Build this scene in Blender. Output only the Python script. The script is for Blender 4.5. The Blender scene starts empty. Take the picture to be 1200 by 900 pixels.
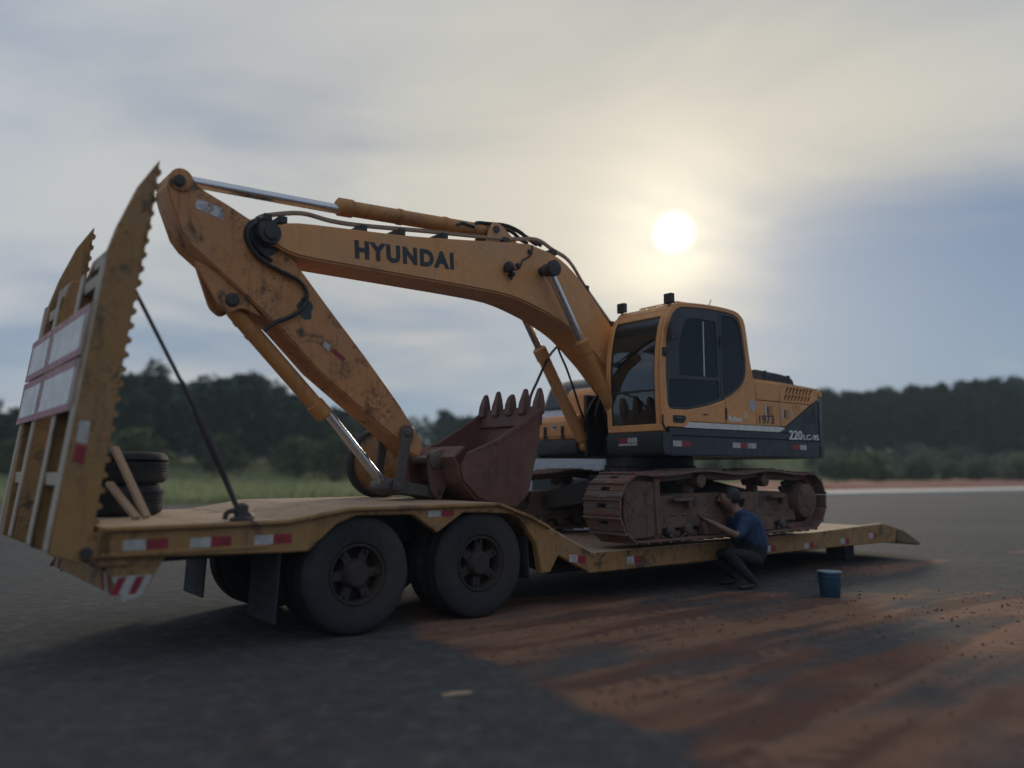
import bpy, bmesh, math, random
from mathutils import Vector, Matrix, noise
random.seed(11)
C = bpy.context.scene.collection
scn = bpy.context.scene

# ------------------------------------------------------------------ camera
FPX, PITCH, CAMH = 948.35, 0.105885, 1.511
cam_d = bpy.data.cameras.new('camera'); cam = bpy.data.objects.new('camera', cam_d); C.objects.link(cam)
cam.location = (0, 0, CAMH); cam.rotation_euler = (math.pi/2 + PITCH, 0, 0)
cam_d.sensor_width = 36; cam_d.lens = FPX/1200*36
cam_d.clip_start = 0.05; cam_d.clip_end = 5000
cam_d.dof.use_dof = True; cam_d.dof.focus_distance = 9.7; cam_d.dof.aperture_fstop = 0.0284/0.082
scn.camera = cam
# ------------------------------------------------------------------ sky and sun
SUN_AZ, SUN_EL = math.radians(11.6), math.radians(16.3)      # azimuth measured from +Y towards +X
SD = Vector((math.sin(SUN_AZ)*math.cos(SUN_EL), math.cos(SUN_AZ)*math.cos(SUN_EL), math.sin(SUN_EL)))
world = bpy.data.worlds.new('World'); scn.world = world; world.use_nodes = True
def build_world():
    nt = world.node_tree; N = nt.nodes; L = nt.links
    for n in list(N): N.remove(n)
    def nd(t, **k):
        n = N.new(t)
        for a, b in k.items(): setattr(n, a, b)
        return n
    def val(x, sock):
        if hasattr(x, 'is_linked') or hasattr(x, 'links'): L.new(x, sock)
        else: sock.default_value = x
    def m(op, a, b=0.0, c=0.0, clamp=False):
        n = nd('ShaderNodeMath', operation=op, use_clamp=clamp)
        val(a, n.inputs[0]); val(b, n.inputs[1]); val(c, n.inputs[2]); return n.outputs[0]
    def ss(x, a, b):
        n = nd('ShaderNodeMapRange', interpolation_type='SMOOTHSTEP')
        val(x, n.inputs[0]); n.inputs[1].default_value = a; n.inputs[2].default_value = b; return n.outputs[0]
    def mix(f, a, b, bt='MIX'):
        n = nd('ShaderNodeMix', data_type='RGBA', blend_type=bt)
        val(f, n.inputs[0]); val(a, n.inputs[6]); val(b, n.inputs[7]); return n.outputs[2]
    tc = nd('ShaderNodeTexCoord'); sep = nd('ShaderNodeSeparateXYZ'); L.new(tc.outputs['Generated'], sep.inputs[0])
    x, y, z = sep.outputs
    sky = nd('ShaderNodeTexSky', sky_type='NISHITA', sun_disc=False, sun_elevation=SUN_EL, sun_rotation=SUN_AZ,
             air_density=1.0, dust_density=0.6, ozone_density=2.0)
    zz = m('ADD', m('MAXIMUM', z, 0.0), 0.16)
    comb = nd('ShaderNodeCombineXYZ'); L.new(m('DIVIDE', x, zz), comb.inputs[0]); L.new(m('DIVIDE', y, zz), comb.inputs[1])
    def fbm(scale, det, off, dist=0.4, rough=0.55):
        mp = nd('ShaderNodeMapping'); L.new(comb.outputs[0], mp.inputs[0]); mp.inputs['Location'].default_value = off
        mp.inputs['Scale'].default_value = (0.75, 1.0, 1.0); mp.inputs['Rotation'].default_value = (0, 0, -0.35)
        t = nd('ShaderNodeTexNoise'); L.new(mp.outputs[0], t.inputs['Vector'])
        t.inputs['Scale'].default_value = scale; t.inputs['Detail'].default_value = det
        t.inputs['Roughness'].default_value = rough; t.inputs['Distortion'].default_value = dist
        return t.outputs['Fac']
    n1 = fbm(0.55, 4, (3.1, 1.7, 0), 0.6); n2 = fbm(1.6, 5, (7.3, 4.4, 0), 0.5, 0.5); n3 = fbm(0.35, 2, (0.4, 9.2, 0), 0.2)
    # cloud sheet: thick overhead, broken towards the horizon; a blue break stands low on the right
    az = m('ARCTAN2', x, y)
    brk = m('MULTIPLY', ss(az, 0.10, 0.42), m('SUBTRACT', 1.0, ss(z, 0.19, 0.34)))
    low = m('SUBTRACT', 1.0, ss(z, 0.05, 0.24))
    cov = m('ADD', m('ADD', m('MULTIPLY', n1, 0.9), m('MULTIPLY', n2, 0.45)), m('MULTIPLY', n3, 0.35))
    cov = m('SUBTRACT', m('SUBTRACT', cov, m('MULTIPLY', brk, 0.30)), m('MULTIPLY', low, 0.24))
    mask = ss(cov, 0.50, 0.95)
    dv = nd('ShaderNodeVectorMath', operation='DOT_PRODUCT'); L.new(tc.outputs['Generated'], dv.inputs[0]); dv.inputs[1].default_value = SD
    dot = m('MINIMUM', dv.outputs['Value'], 1.0)
    ang = m('ARCCOSINE', m('MAXIMUM', dot, -1.0))
    near = m('POWER', m('MAXIMUM', m('SUBTRACT', 1.0, m('DIVIDE', ang, 0.95)), 0.0), 1.4)
    blue = mix(0.015, (0.100, 0.155, 0.250, 1), sky.outputs[0])
    blue = mix(m('MULTIPLY', low, 0.55), blue, (0.22, 0.31, 0.42, 1))
    cl_far = mix(ss(n2, 0.22, 0.78), (0.33, 0.38, 0.47, 1), (0.44, 0.475, 0.51, 1))
    cl_near = mix(ss(n2, 0.22, 0.78), (0.42, 0.415, 0.385, 1), (0.53, 0.51, 0.445, 1))
    cloud = mix(m('MINIMUM', m('MULTIPLY', near, 1.5), 1.0), cl_far, cl_near)
    col = mix(mask, blue, cloud)
    g1 = m('MULTIPLY', m('EXPONENT', m('MULTIPLY', m('POWER', m('DIVIDE', ang, 0.085), 2.0), -1.0)), 0.38)
    g2 = m('MULTIPLY', m('EXPONENT', m('MULTIPLY', m('DIVIDE', ang, 0.24), -1.0)), 0.26)
    veil = m('ADD', m('MULTIPLY', mask, 0.75), 0.25)
    col = mix(m('MULTIPLY', m('ADD', g1, g2), veil), col, (1.0, 0.83, 0.55, 1), 'ADD')
    core = m('SUBTRACT', 1.0, ss(m('ADD', ang, m('MULTIPLY', m('SUBTRACT', n2, 0.5), 0.02)), 0.006, 0.031))
    col = mix(core, col, (1.5, 1.4, 1.05, 1), 'ADD')
    bg = nd('ShaderNodeBackground'); L.new(col, bg.inputs[0]); bg.inputs[1].default_value = 1.0
    out = nd('ShaderNodeOutputWorld'); L.new(bg.outputs[0], out.inputs[0])
build_world()
sun_d = bpy.data.lights.new('sun', 'SUN'); sun = bpy.data.objects.new('sun', sun_d); C.objects.link(sun)
sun_d.energy = 1.3; sun_d.angle = math.radians(10); sun_d.color = (1.0, 0.86, 0.66)
sun.rotation_euler = SD.to_track_quat('Z', 'Y').to_euler()
scn.view_settings.view_transform = 'Standard'; scn.view_settings.look = 'None'
scn.view_settings.gamma = 1.0; scn.view_settings.exposure = 0.2; scn.view_settings.use_curve_mapping = False

# ------------------------------------------------------------------ frame of the machine and the trailer
TH = 0.677309; OX, OY, DECK = 2.0206, 11.9403, 0.589
FW = (-math.cos(TH), -math.sin(TH)); LF = (math.sin(TH), -math.cos(TH)); ROTZ = TH + math.pi
def Wp(X, Y, z): return Vector((OX + FW[0]*X + LF[0]*Y, OY + FW[1]*X + LF[1]*Y, z))
def _dir(px, py):
    a = (px-600)/FPX; b = (450-py)/FPX; c, s = math.cos(PITCH), math.sin(PITCH)
    return Vector((a, c-b*s, s+b*c))
def onY(px, py, Y, base=DECK):
    """pixel -> (X, Z above base) on the machine's lengthwise plane at lateral offset Y"""
    r = _dir(px, py); t = (Y + LF[0]*OX + LF[1]*OY)/(LF[0]*r.x + LF[1]*r.y); w = r*t
    return (FW[0]*(w.x-OX) + FW[1]*(w.y-OY), w.z + CAMH - base)
def onX(px, py, X, base=DECK):
    r = _dir(px, py); t = (X + FW[0]*OX + FW[1]*OY)/(FW[0]*r.x + FW[1]*r.y); w = r*t
    return (LF[0]*(w.x-OX) + LF[1]*(w.y-OY), w.z + CAMH - base)
def onG(px, py, z=0.0):
    r = _dir(px, py); t = (z-CAMH)/r.z; return Vector((r.x*t, r.y*t, z))
def toF(w):
    return (FW[0]*(w[0]-OX) + FW[1]*(w[1]-OY), LF[0]*(w[0]-OX) + LF[1]*(w[1]-OY))
def trace(pts, Y, base=DECK): return [onY(a, b, Y, base) for a, b in pts]

# ------------------------------------------------------------------ materials
MATS = {}
def newmat(name):
    m = bpy.data.materials.new(name); m.use_nodes = True; nt = m.node_tree
    b = nt.nodes['Principled BSDF']; MATS[name] = m; return m, nt, b
def _noise(nt, scale, det=4, rough=0.6, stretch=None, coord='Object', dist=0.0, loc=(0,0,0)):
    tc = nt.nodes.new('ShaderNodeTexCoord'); mp = nt.nodes.new('ShaderNodeMapping')
    nt.links.new(tc.outputs[coord], mp.inputs[0])
    if stretch: mp.inputs['Scale'].default_value = stretch
    mp.inputs['Location'].default_value = loc
    t = nt.nodes.new('ShaderNodeTexNoise'); nt.links.new(mp.outputs[0], t.inputs['Vector'])
    t.inputs['Scale'].default_value = scale; t.inputs['Detail'].default_value = det
    t.inputs['Roughness'].default_value = rough; t.inputs['Distortion'].default_value = dist
    return t.outputs['Fac']
def _ss(nt, x, a, b, lo=0.0, hi=1.0):
    n = nt.nodes.new('ShaderNodeMapRange'); n.interpolation_type = 'SMOOTHSTEP'
    nt.links.new(x, n.inputs[0]); n.inputs[1].default_value = a; n.inputs[2].default_value = b
    n.inputs[3].default_value = lo; n.inputs[4].default_value = hi; return n.outputs[0]
def _mix(nt, f, a, b, bt='MIX'):
    n = nt.nodes.new('ShaderNodeMix'); n.data_type = 'RGBA'; n.blend_type = bt
    for s, v in ((n.inputs[0], f), (n.inputs[6], a), (n.inputs[7], b)):
        if hasattr(v, 'links'): nt.links.new(v, s)
        else: s.default_value = v if not isinstance(v, tuple) else (v + (1,) if len(v) == 3 else v)
    return n.outputs[2]
def _bump(nt, b, h, strength=0.3, dist=0.01):
    n = nt.nodes.new('ShaderNodeBump'); n.inputs['Strength'].default_value = strength; n.inputs['Distance'].default_value = dist
    nt.links.new(h, n.inputs['Height']); nt.links.new(n.outputs[0], b.inputs['Normal'])
def worn(name, base, dust=(0.30, 0.19, 0.12), grime=(0.03, 0.025, 0.022), d=0.35, g=0.3, rough=0.45, metallic=0.0, bump=0.15, gscale=2.6, spl=0.0):
    """painted or bare steel with dust film, dark grime blotches, run streaks and chips"""
    m, nt, b = newmat(name)
    n_d = _noise(nt, 1.3, 5, 0.6); n_s = _noise(nt, 5.0, 4, 0.6, (3.0, 3.0, 0.25)); n_g = _noise(nt, gscale, 6, 0.68, dist=0.5, loc=(4, 2, 7))
    n_c = _noise(nt, 28, 4, 0.7, loc=(1, 5, 2)); n_f = _noise(nt, 9, 5, 0.7)
    c = _mix(nt, _ss(nt, n_f, 0.3, 0.75, 0.0, 0.35), base, tuple(x*0.72 for x in base))
    c = _mix(nt, _ss(nt, n_d, 0.35, 0.75, 0.0, d), c, dust)
    c = _mix(nt, _ss(nt, n_s, 0.52, 0.75, 0.0, g*0.7), c, grime)
    c = _mix(nt, _ss(nt, n_g, 0.60-0.12*g, 0.70, 0.0, min(1.0, g*1.5)), c, grime)
    c = _mix(nt, _ss(nt, n_c, 0.66, 0.72, 0.0, min(1.0, 0.25+g)), c, tuple(x*0.6 for x in dust))
    if spl:
        n_p = _noise(nt, 17, 6, 0.75, dist=1.2, loc=(9, 3, 1)); n_q = _noise(nt, 1.7, 3, 0.5, loc=(2, 8, 5))
        sp_ = nt.nodes.new('ShaderNodeMath'); sp_.operation = 'MULTIPLY'; nt.links.new(_ss(nt, n_p, 0.50, 0.62, 0, spl), sp_.inputs[0]); nt.links.new(_ss(nt, n_q, 0.40, 0.62), sp_.inputs[1])
        c = _mix(nt, sp_.outputs[0], c, grime)
    nt.links.new(c, b.inputs['Base Color'])
    nt.links.new(_ss(nt, n_f, 0.25, 0.75, rough-0.1, min(1, rough+0.2)), b.inputs['Roughness'])
    b.inputs['Metallic'].default_value = metallic
    _bump(nt, b, n_f, bump, 0.01)
    return m
def plain(name, col, rough=0.6, metallic=0.0, var=0.25, scale=12):
    m, nt, b = newmat(name)
    n = _noise(nt, scale, 5, 0.65); c = _mix(nt, _ss(nt, n, 0.3, 0.7), col, tuple(x*(1-var) for x in col))
    nt.links.new(c, b.inputs['Base Color']); b.inputs['Metallic'].default_value = metallic
    nt.links.new(_ss(nt, n, 0.2, 0.8, max(0.03, rough-0.08), min(1, rough+0.12)), b.inputs['Roughness'])
    return m
Y_BODY = worn('yellow_paint', (0.68, 0.31, 0.10), d=0.3, g=0.16, rough=0.42, bump=0.05, spl=0.12)
Y_BOOM = worn('yellow_boom_paint', (0.64, 0.30, 0.105), dust=(0.42, 0.29, 0.19), d=0.5, g=0.22, rough=0.45, bump=0.06, spl=0.15)
Y_ARM = worn('dirty_yellow_paint', (0.52, 0.225, 0.075), d=0.38, g=0.62, rough=0.55, bump=0.12, gscale=3.6, spl=0.75)
Y_CYL = worn('dirty_orange_paint', (0.50, 0.22, 0.06), dust=(0.30, 0.15, 0.08), d=0.5, g=0.4, rough=0.55)
Y_TRL = worn('trailer_yellow', (0.33, 0.175, 0.055), dust=(0.26, 0.165, 0.10), d=0.55, g=0.6, rough=0.6, bump=0.3, gscale=3.2, spl=0.65)
Y_PALE = worn('pale_steel', (0.46, 0.40, 0.32), dust=(0.40, 0.30, 0.22), d=0.5, g=0.3, rough=0.7)  # paler tone for the ramps' rear flanges and cross bars
GREY = worn('charcoal_paint', (0.029, 0.036, 0.043), dust=(0.13, 0.11, 0.10), d=0.16, g=0.1, rough=0.42, bump=0.04)
BLACK = worn('black_steel', (0.022, 0.024, 0.028), dust=(0.13, 0.09, 0.07), d=0.3, g=0.1, rough=0.5)
FRAME_DK = worn('black_trim', (0.028, 0.034, 0.042), dust=(0.1, 0.09, 0.08), d=0.12, g=0.05, rough=0.38, bump=0.02)
STEEL = worn('dirty_steel', (0.085, 0.075, 0.07), dust=(0.17, 0.115, 0.09), d=0.6, g=0.4, rough=0.55, metallic=0.3)
RUST = worn('rusty_bucket', (0.135, 0.045, 0.036), dust=(0.17, 0.105, 0.08), grime=(0.042, 0.034, 0.032), d=0.65, g=0.6, rough=0.72, bump=0.3, gscale=1.8, spl=0.5)
TOOTH = worn('worn_tooth_steel', (0.11, 0.045, 0.036), dust=(0.18, 0.11, 0.085), d=0.5, g=0.3, rough=0.6, bump=0.3)
HOSE = plain('black_hose', (0.018, 0.018, 0.02), 0.5)
PIPE = worn('dusty_pipe', (0.24, 0.16, 0.10), dust=(0.30, 0.2, 0.13), d=0.5, g=0.4, rough=0.55)
TYRE = worn('tyre_rubber', (0.020, 0.022, 0.025), dust=(0.10, 0.08, 0.065), d=0.28, g=0.05, rough=0.85, bump=0.2)
RIM = worn('rusty_rim', (0.035, 0.028, 0.026), dust=(0.085, 0.058, 0.045), d=0.4, g=0.5, rough=0.7)
DECKM = worn('dusty_deck', (0.40, 0.285, 0.19), dust=(0.42, 0.26, 0.16), grime=(0.14, 0.085, 0.055), d=0.6, g=0.6, rough=0.85, bump=0.4)
WOOD = worn('bare_wood', (0.42, 0.29, 0.19), dust=(0.34, 0.25, 0.18), d=0.4, g=0.2, rough=0.8)
WHITE = plain('white_reflective', (0.47, 0.46, 0.44), 0.4, var=0.4)
RED = plain('red_reflective', (0.30, 0.022, 0.032), 0.4, var=0.35)
BOARD = plain('white_board', (0.74, 0.74, 0.71), 0.45, var=0.22, scale=5)
STRIPE_W = plain('white_stripe', (0.66, 0.66, 0.63), 0.4, var=0.2)
LETTER_D = plain('dark_lettering', (0.028, 0.035, 0.045), 0.5)
LETTER_W = plain('white_lettering', (0.72, 0.72, 0.70), 0.4, var=0.1)
FLAP = plain('mud_flap_rubber', (0.035, 0.035, 0.04), 0.8)
CONC = worn('kerb_concrete', (0.66, 0.62, 0.56), dust=(0.5, 0.38, 0.3), d=0.3, g=0.2, rough=0.85)
CHROME, _nt, _b = newmat('chrome_rod'); _b.inputs['Base Color'].default_value = (0.62, 0.62, 0.63, 1); _b.inputs['Metallic'].default_value = 1.0
_n = _noise(_nt, 14, 4); _nt.links.new(_ss(_nt, _n, 0.3, 0.7, 0.16, 0.34), _b.inputs['Roughness'])
def plate_sign(name, bg, fg, scale):
    m, nt, b = newmat(name); n = _noise(nt, scale, 5, 0.8)
    c = _mix(nt, _ss(nt, n, 0.50, 0.56), bg, fg); nt.links.new(c, b.inputs['Base Color']); b.inputs['Roughness'].default_value = 0.5; return m
LABELM = plate_sign('worn_silver_label', (0.52, 0.53, 0.55), (0.20, 0.16, 0.13), 22)
def glass(name, tint, rough=0.02, film=0.05, ior=1.4):
    m, nt, b = newmat(name); N = nt.nodes
    tr = N.new('ShaderNodeBsdfTransparent'); tr.inputs[0].default_value = tint + (1,)
    gl = N.new('ShaderNodeBsdfGlossy'); gl.inputs['Roughness'].default_value = rough; gl.inputs[0].default_value = (0.85, 0.9, 0.95, 1)
    fr = N.new('ShaderNodeFresnel'); fr.inputs[0].default_value = ior
    mx = N.new('ShaderNodeMixShader'); nt.links.new(fr.outputs[0], mx.inputs[0]); nt.links.new(tr.outputs[0], mx.inputs[1]); nt.links.new(gl.outputs[0], mx.inputs[2])
    # a film of dust over the pane
    df = N.new('ShaderNodeBsdfDiffuse'); df.inputs[0].default_value = (0.20, 0.19, 0.18, 1)
    n = _noise(nt, 3.0, 5, 0.6, (1, 1, 0.6)); mx2 = N.new('ShaderNodeMixShader')
    nt.links.new(_ss(nt, n, 0.35, 0.8, 0.01, film), mx2.inputs[0]); nt.links.new(mx.outputs[0], mx2.inputs[1]); nt.links.new(df.outputs[0], mx2.inputs[2])
    nt.links.new(mx2.outputs[0], N['Material Output'].inputs[0]); return m
GLASS = glass('tinted_glass', (0.20, 0.23, 0.24)); GLASS_D = glass('dark_glass', (0.10, 0.12, 0.13)); GLASS_W = glass('windscreen_glass', (0.72, 0.80, 0.82), film=0.16, ior=1.95); GLASS_C = glass('clear_glass', (0.72, 0.80, 0.82), film=0.22)

# ------------------------------------------------------------------ mesh building
def catmull(pts, k=6):
    P = [Vector(p) for p in pts]; out = []
    for i in range(len(P)-1):
        a = P[max(i-1, 0)]; b = P[i]; c = P[i+1]; d = P[min(i+2, len(P)-1)]
        for j in range(k):
            t = j/k
            out.append(0.5*((2*b) + (c-a)*t + (2*a-5*b+4*c-d)*t*t + (3*b-a-3*c+d)*t**3))
    out.append(P[-1]); return out
class MB:
    def __init__(s): s.v = []; s.f = []
    def add(s, vs, fs, M=None):
        o = len(s.v)
        s.v += [tuple(M @ Vector(v)) if M else tuple(v) for v in vs]; s.f += [tuple(i+o for i in f) for f in fs]; return s
    def box(s, x0, x1, y0, y1, z0, z1, M=None):
        vs = [(x, y, z) for x in (x0, x1) for y in (y0, y1) for z in (z0, z1)]
        return s.add(vs, [(0,1,3,2), (4,6,7,5), (0,4,5,1), (2,3,7,6), (0,2,6,4), (1,5,7,3)], M)
    def prism(s, poly, y0, y1, M=None):
        n = len(poly); vs = [(x, y0, z) for x, z in poly] + [(x, y1, z) for x, z in poly]
        fs = [tuple(range(n)), tuple(range(2*n-1, n-1, -1))] + [(i, i+n, (i+1) % n+n, (i+1) % n) for i in range(n)]
        return s.add(vs, fs, M)
    def prismz(s, poly, z0, z1, M=None):
        n = len(poly); vs = [(x, y, z0) for x, y in poly] + [(x, y, z1) for x, y in poly]
        fs = [tuple(range(n)), tuple(range(2*n-1, n-1, -1))] + [(i, i+n, (i+1) % n+n, (i+1) % n) for i in range(n)]
        return s.add(vs, fs, M)
    def strip(s, path, th, y0, y1):
        """open polyline in XZ with thickness th, extruded along Y"""
        P = [Vector((a, b)) for a, b in path]; off = []
        for i, p in enumerate(P):
            d = (P[min(i+1, len(P)-1)] - P[max(i-1, 0)]).normalized(); off.append(p + Vector((-d.y, d.x))*th)
        return s.prism([tuple(p) for p in P]+[tuple(p) for p in off[::-1]], y0, y1)
    def lathe(s, prof, p0, axis, n=24, caps=True):
        """profile of (radius, height) around axis from p0"""
        A = Vector(axis).normalized(); u = A.orthogonal().normalized(); w = A.cross(u); p0 = Vector(p0)
        vs = []; fs = []
        for r, h in prof:
            for k in range(n):
                a = 2*math.pi*k/n; vs.append(p0 + A*h + (u*math.cos(a) + w*math.sin(a))*r)
        for i in range(len(prof)-1):
            for k in range(n):
                fs.append((i*n+k, i*n+(k+1) % n, (i+1)*n+(k+1) % n, (i+1)*n+k))
        if caps: fs += [tuple(range(n-1, -1, -1)), tuple(range((len(prof)-1)*n, len(prof)*n))]
        return s.add(vs, fs)
    def cyl(s, p0, p1, r, r1=None, n=20):
        d = Vector(p1)-Vector(p0); return s.lathe([(r, 0), (r if r1 is None else r1, d.length)], p0, d, n)
    def tube(s, pts, r, n=8, k=6, smooth=True):
        P = catmull(pts, k) if smooth and len(pts) > 2 else [Vector(p) for p in pts]
        T = [(P[min(i+1, len(P)-1)]-P[max(i-1, 0)]).normalized() for i in range(len(P))]
        u = T[0].orthogonal().normalized(); vs = []; fs = []
        for i, p in enumerate(P):
            u = (u - T[i]*u.dot(T[i])).normalized(); w = T[i].cross(u)
            rr = r(i/(len(P)-1)) if callable(r) else r
            for j in range(n):
                a = 2*math.pi*j/n; vs.append(p + (u*math.cos(a)+w*math.sin(a))*rr)
        for i in range(len(P)-1):
            for j in range(n): fs.append((i*n+j, i*n+(j+1) % n, (i+1)*n+(j+1) % n, (i+1)*n+j))
        fs += [tuple(range(n-1, -1, -1)), tuple(range((len(P)-1)*n, len(P)*n))]
        return s.add(vs, fs)
    def mesh(s, name, bevel=0.0, seg=1, ang=35):
        me = bpy.data.meshes.new(name); me.from_pydata(s.v, [], s.f)
        bm = bmesh.new(); bm.from_mesh(me)
        bmesh.ops.recalc_face_normals(bm, faces=bm.faces)
        if bevel:
            ed = [e for e in bm.edges if len(e.link_faces) == 2 and e.calc_face_angle(0) > math.radians(30)]
            bmesh.ops.bevel(bm, geom=ed, offset=bevel, segments=seg, affect='EDGES', clamp_overlap=True)
        bm.to_mesh(me); bm.free()
        for p in me.polygons: p.use_smooth = True
        me.set_sharp_from_angle(angle=math.radians(ang)); return me
    def build(s, name, mat, parent=None, bevel=0.0, seg=1, ang=35, kind=None):
        return link(name, s.mesh(name, bevel, seg, ang), mat, parent, kind)
def link(name, me, mat=None, parent=None, kind=None):
    o = bpy.data.objects.new(name, me); C.objects.link(o)
    if mat and me and not me.materials: me.materials.append(mat)
    if parent: o.parent = parent
    if kind: o['kind'] = kind
    return o
def tag(o, label, cat, group=None):
    o['label'] = label; o['category'] = cat
    if group: o['group'] = group
    return o
def empty(name, loc, rz=0.0):
    o = bpy.data.objects.new(name, None); C.objects.link(o); o.location = loc; o.rotation_euler = (0, 0, rz); o.empty_display_size = 0.2; return o
def copy_tree(o, parent=None):
    c = o.copy(); C.objects.link(c); c.parent = parent
    for ch in list(o.children): copy_tree(ch, c)
    return c
def plate(name, outer, holes, y0, y1, mat, parent, bevel=0.004):
    """plate in the XZ plane with real openings"""
    cu = bpy.data.curves.new('tmp', 'CURVE'); cu.dimensions = '2D'; cu.fill_mode = 'BOTH'
    cu.extrude = max(abs(y1-y0)/2-bevel, 0.0005); cu.bevel_depth = bevel; cu.bevel_resolution = 0; cu.offset = -bevel
    for poly in [outer]+holes:
        sp = cu.splines.new('POLY'); sp.points.add(len(poly)-1); sp.use_cyclic_u = True
        for p, (x, z) in zip(sp.points, poly): p.co = (x, z, 0, 1)
    ob = bpy.data.objects.new('tmp', cu); me = bpy.data.meshes.new_from_object(ob)
    bpy.data.objects.remove(ob); bpy.data.curves.remove(cu)
    ym = (y0+y1)/2
    for v in me.vertices: x, y, z = v.co; v.co = (x, ym+z, y)
    bm = bmesh.new(); bm.from_mesh(me); bmesh.ops.remove_doubles(bm, verts=bm.verts, dist=1e-5); bmesh.ops.recalc_face_normals(bm, faces=bm.faces)
    bm.to_mesh(me); bm.free(); me.name = name; me.materials.clear()
    return link(name, me, mat, parent)
def smooth2(pts, k=4): return [(v.x, v.y) for v in catmull([(a, b, 0) for a, b in pts], k)]
def rounded(poly, r, k=4):
    out = []; n = len(poly)
    for i in range(n):
        p = Vector(poly[i]); a = Vector(poly[i-1])-p; b = Vector(poly[(i+1) % n])-p
        rr = min(r, a.length*0.45, b.length*0.45); s = p+a.normalized()*rr; e = p+b.normalized()*rr
        for j in range(k+1):
            t = j/k; out.append(tuple(s*(1-t)**2+p*2*t*(1-t)+e*t*t))
    return out
def letters(name, body, bl, br, h, Y, mat, parent, bold=0.02, ext=0.004, space=1.0):
    """lettering on a plane of constant Y: bl, br are (X,Z) ends of the baseline, h the letter height"""
    cu = bpy.data.curves.new('tmp', 'FONT'); cu.body = body; cu.size = 1; cu.offset = bold; cu.extrude = 0.002; cu.space_character = space
    ob = bpy.data.objects.new('tmp', cu); me = bpy.data.meshes.new_from_object(ob); bpy.data.objects.remove(ob); bpy.data.curves.remove(cu)
    xs = [v.co.x for v in me.vertices]; ys = [v.co.y for v in me.vertices]
    b0 = Vector(bl); u = Vector(br)-b0; w = u.length; u.normalize(); v_ = Vector((u.y, -u.x))
    if v_.y < 0: v_ = -v_
    for v in me.vertices:
        a = (v.co.x-min(xs))/(max(xs)-min(xs))*w; c = (v.co.y-min(ys))/(max(ys)-min(ys))*h
        q = b0+u*a+v_*c; v.co = (q.x, Y+(ext if v.co.z > 0 else -0.002), q.y)
    me.name = name; me.materials.clear(); bm = bmesh.new(); bm.from_mesh(me); bmesh.ops.recalc_face_normals(bm, faces=bm.faces); bm.to_mesh(me); bm.free()
    return link(name, me, mat, parent)

# ================================================================== THE SETTING
def smooth(t): t = max(0.0, min(1.0, t)); return t*t*(3-2*t)
def fb(x, y, s, seed=0.0, o=4): return noise.fractal(Vector((x*s+seed, y*s-seed*1.7, seed*0.37)), 1.0, 2.0, o)
# --- asphalt yard: one sheet, fine where the red dirt lies, coarse outside
def axis(lo, hi, f0, f1, fine, coarse_growth=1.35):
    a = []; x = f0
    while x < f1: a.append(x); x += fine
    st = fine; x = a[-1]
    while x < hi: st *= coarse_growth; x += st; a.append(min(x, hi))
    st = fine; x = a[0]; b = []
    while x > lo: st *= coarse_growth; x -= st; b.append(max(x, lo))
    return b[::-1]+a
def tracks(X, Y):
    """tyre tracks pressed into the dirt: paler bands with the tread across them"""
    v = 0.0
    for yc, sl, w in ((2.05, 0.03, 0.15), (2.75, 0.02, 0.16), (3.55, -0.05, 0.15), (4.25, -0.05, 0.15), (5.0, 0.08, 0.17)):
        d = Y-(yc+sl*X+0.10*math.sin(X*0.5+yc))
        if abs(d) < w*1.6: v += (0.34+0.30*math.sin(X*30+abs(d)*34))*smooth((w*1.25-abs(d))/(w*0.5))-0.22*smooth(1-abs(abs(d)-w*1.3)/(w*0.35))
    return v
def streak(x, y):
    X, Y = toF((x, y)); Yw = Y+0.25*fb(x, y, 0.5, 17.0)
    return 0.5+0.75*noise.noise(Vector((X*0.35, Yw*2.6, 7.7)))+0.45*noise.noise(Vector((X*0.8, Yw*6.0, 2.1)))+0.25*fb(x, y, 2.2, 30.0, 4)+tracks(X, Y)
def dirt_amount(x, y):
    X, Y = toF((x, y))
    ex = 5.05+0.19*(Y-1.2)+0.25*fb(x, y, 0.9, 3.0)-X                   # left edge of the spread
    lim = 0.45+max(0.0, 2.0-X)*0.78
    ey = Y-lim+0.9*fb(x, y, 0.55, 8.0)
    a = smooth(ex/0.45)*smooth((ey+0.35)/0.9)
    st = noise.noise(Vector((X*0.32, Y*2.1, 1.3)))*0.65+noise.noise(Vector((X*0.5, Y*4.6, 4.0)))*0.5
    blot = fb(x, y, 0.8, 5.5, 5)
    far = smooth((-X-0.5)/4.5)
    a *= 0.72+0.95*st+0.45*blot-0.35*far
    a += 0.62*smooth((fb(X*0.45, Y*1.6, 0.5, 21.0, 6)+0.02)/0.45)*smooth((-X-0.5)/3.0)*smooth((Y+1.0)/2.0)
    # faint stains on the near asphalt
    a += 0.30*smooth((fb(x, y, 0.8, 13.0, 5)-0.22)/0.35)*smooth((X-4.5)/1.5)*smooth((3.6-math.hypot(x+2.6, y-4.2))/2.2)
    return max(0.0, min(1.0, a))
xs = axis(-260, 320, -7.0, 11.0, 0.075); ys = axis(-120, 160, 2.6, 15.5, 0.075)
vs = []; dv = []; sv = []
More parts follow.
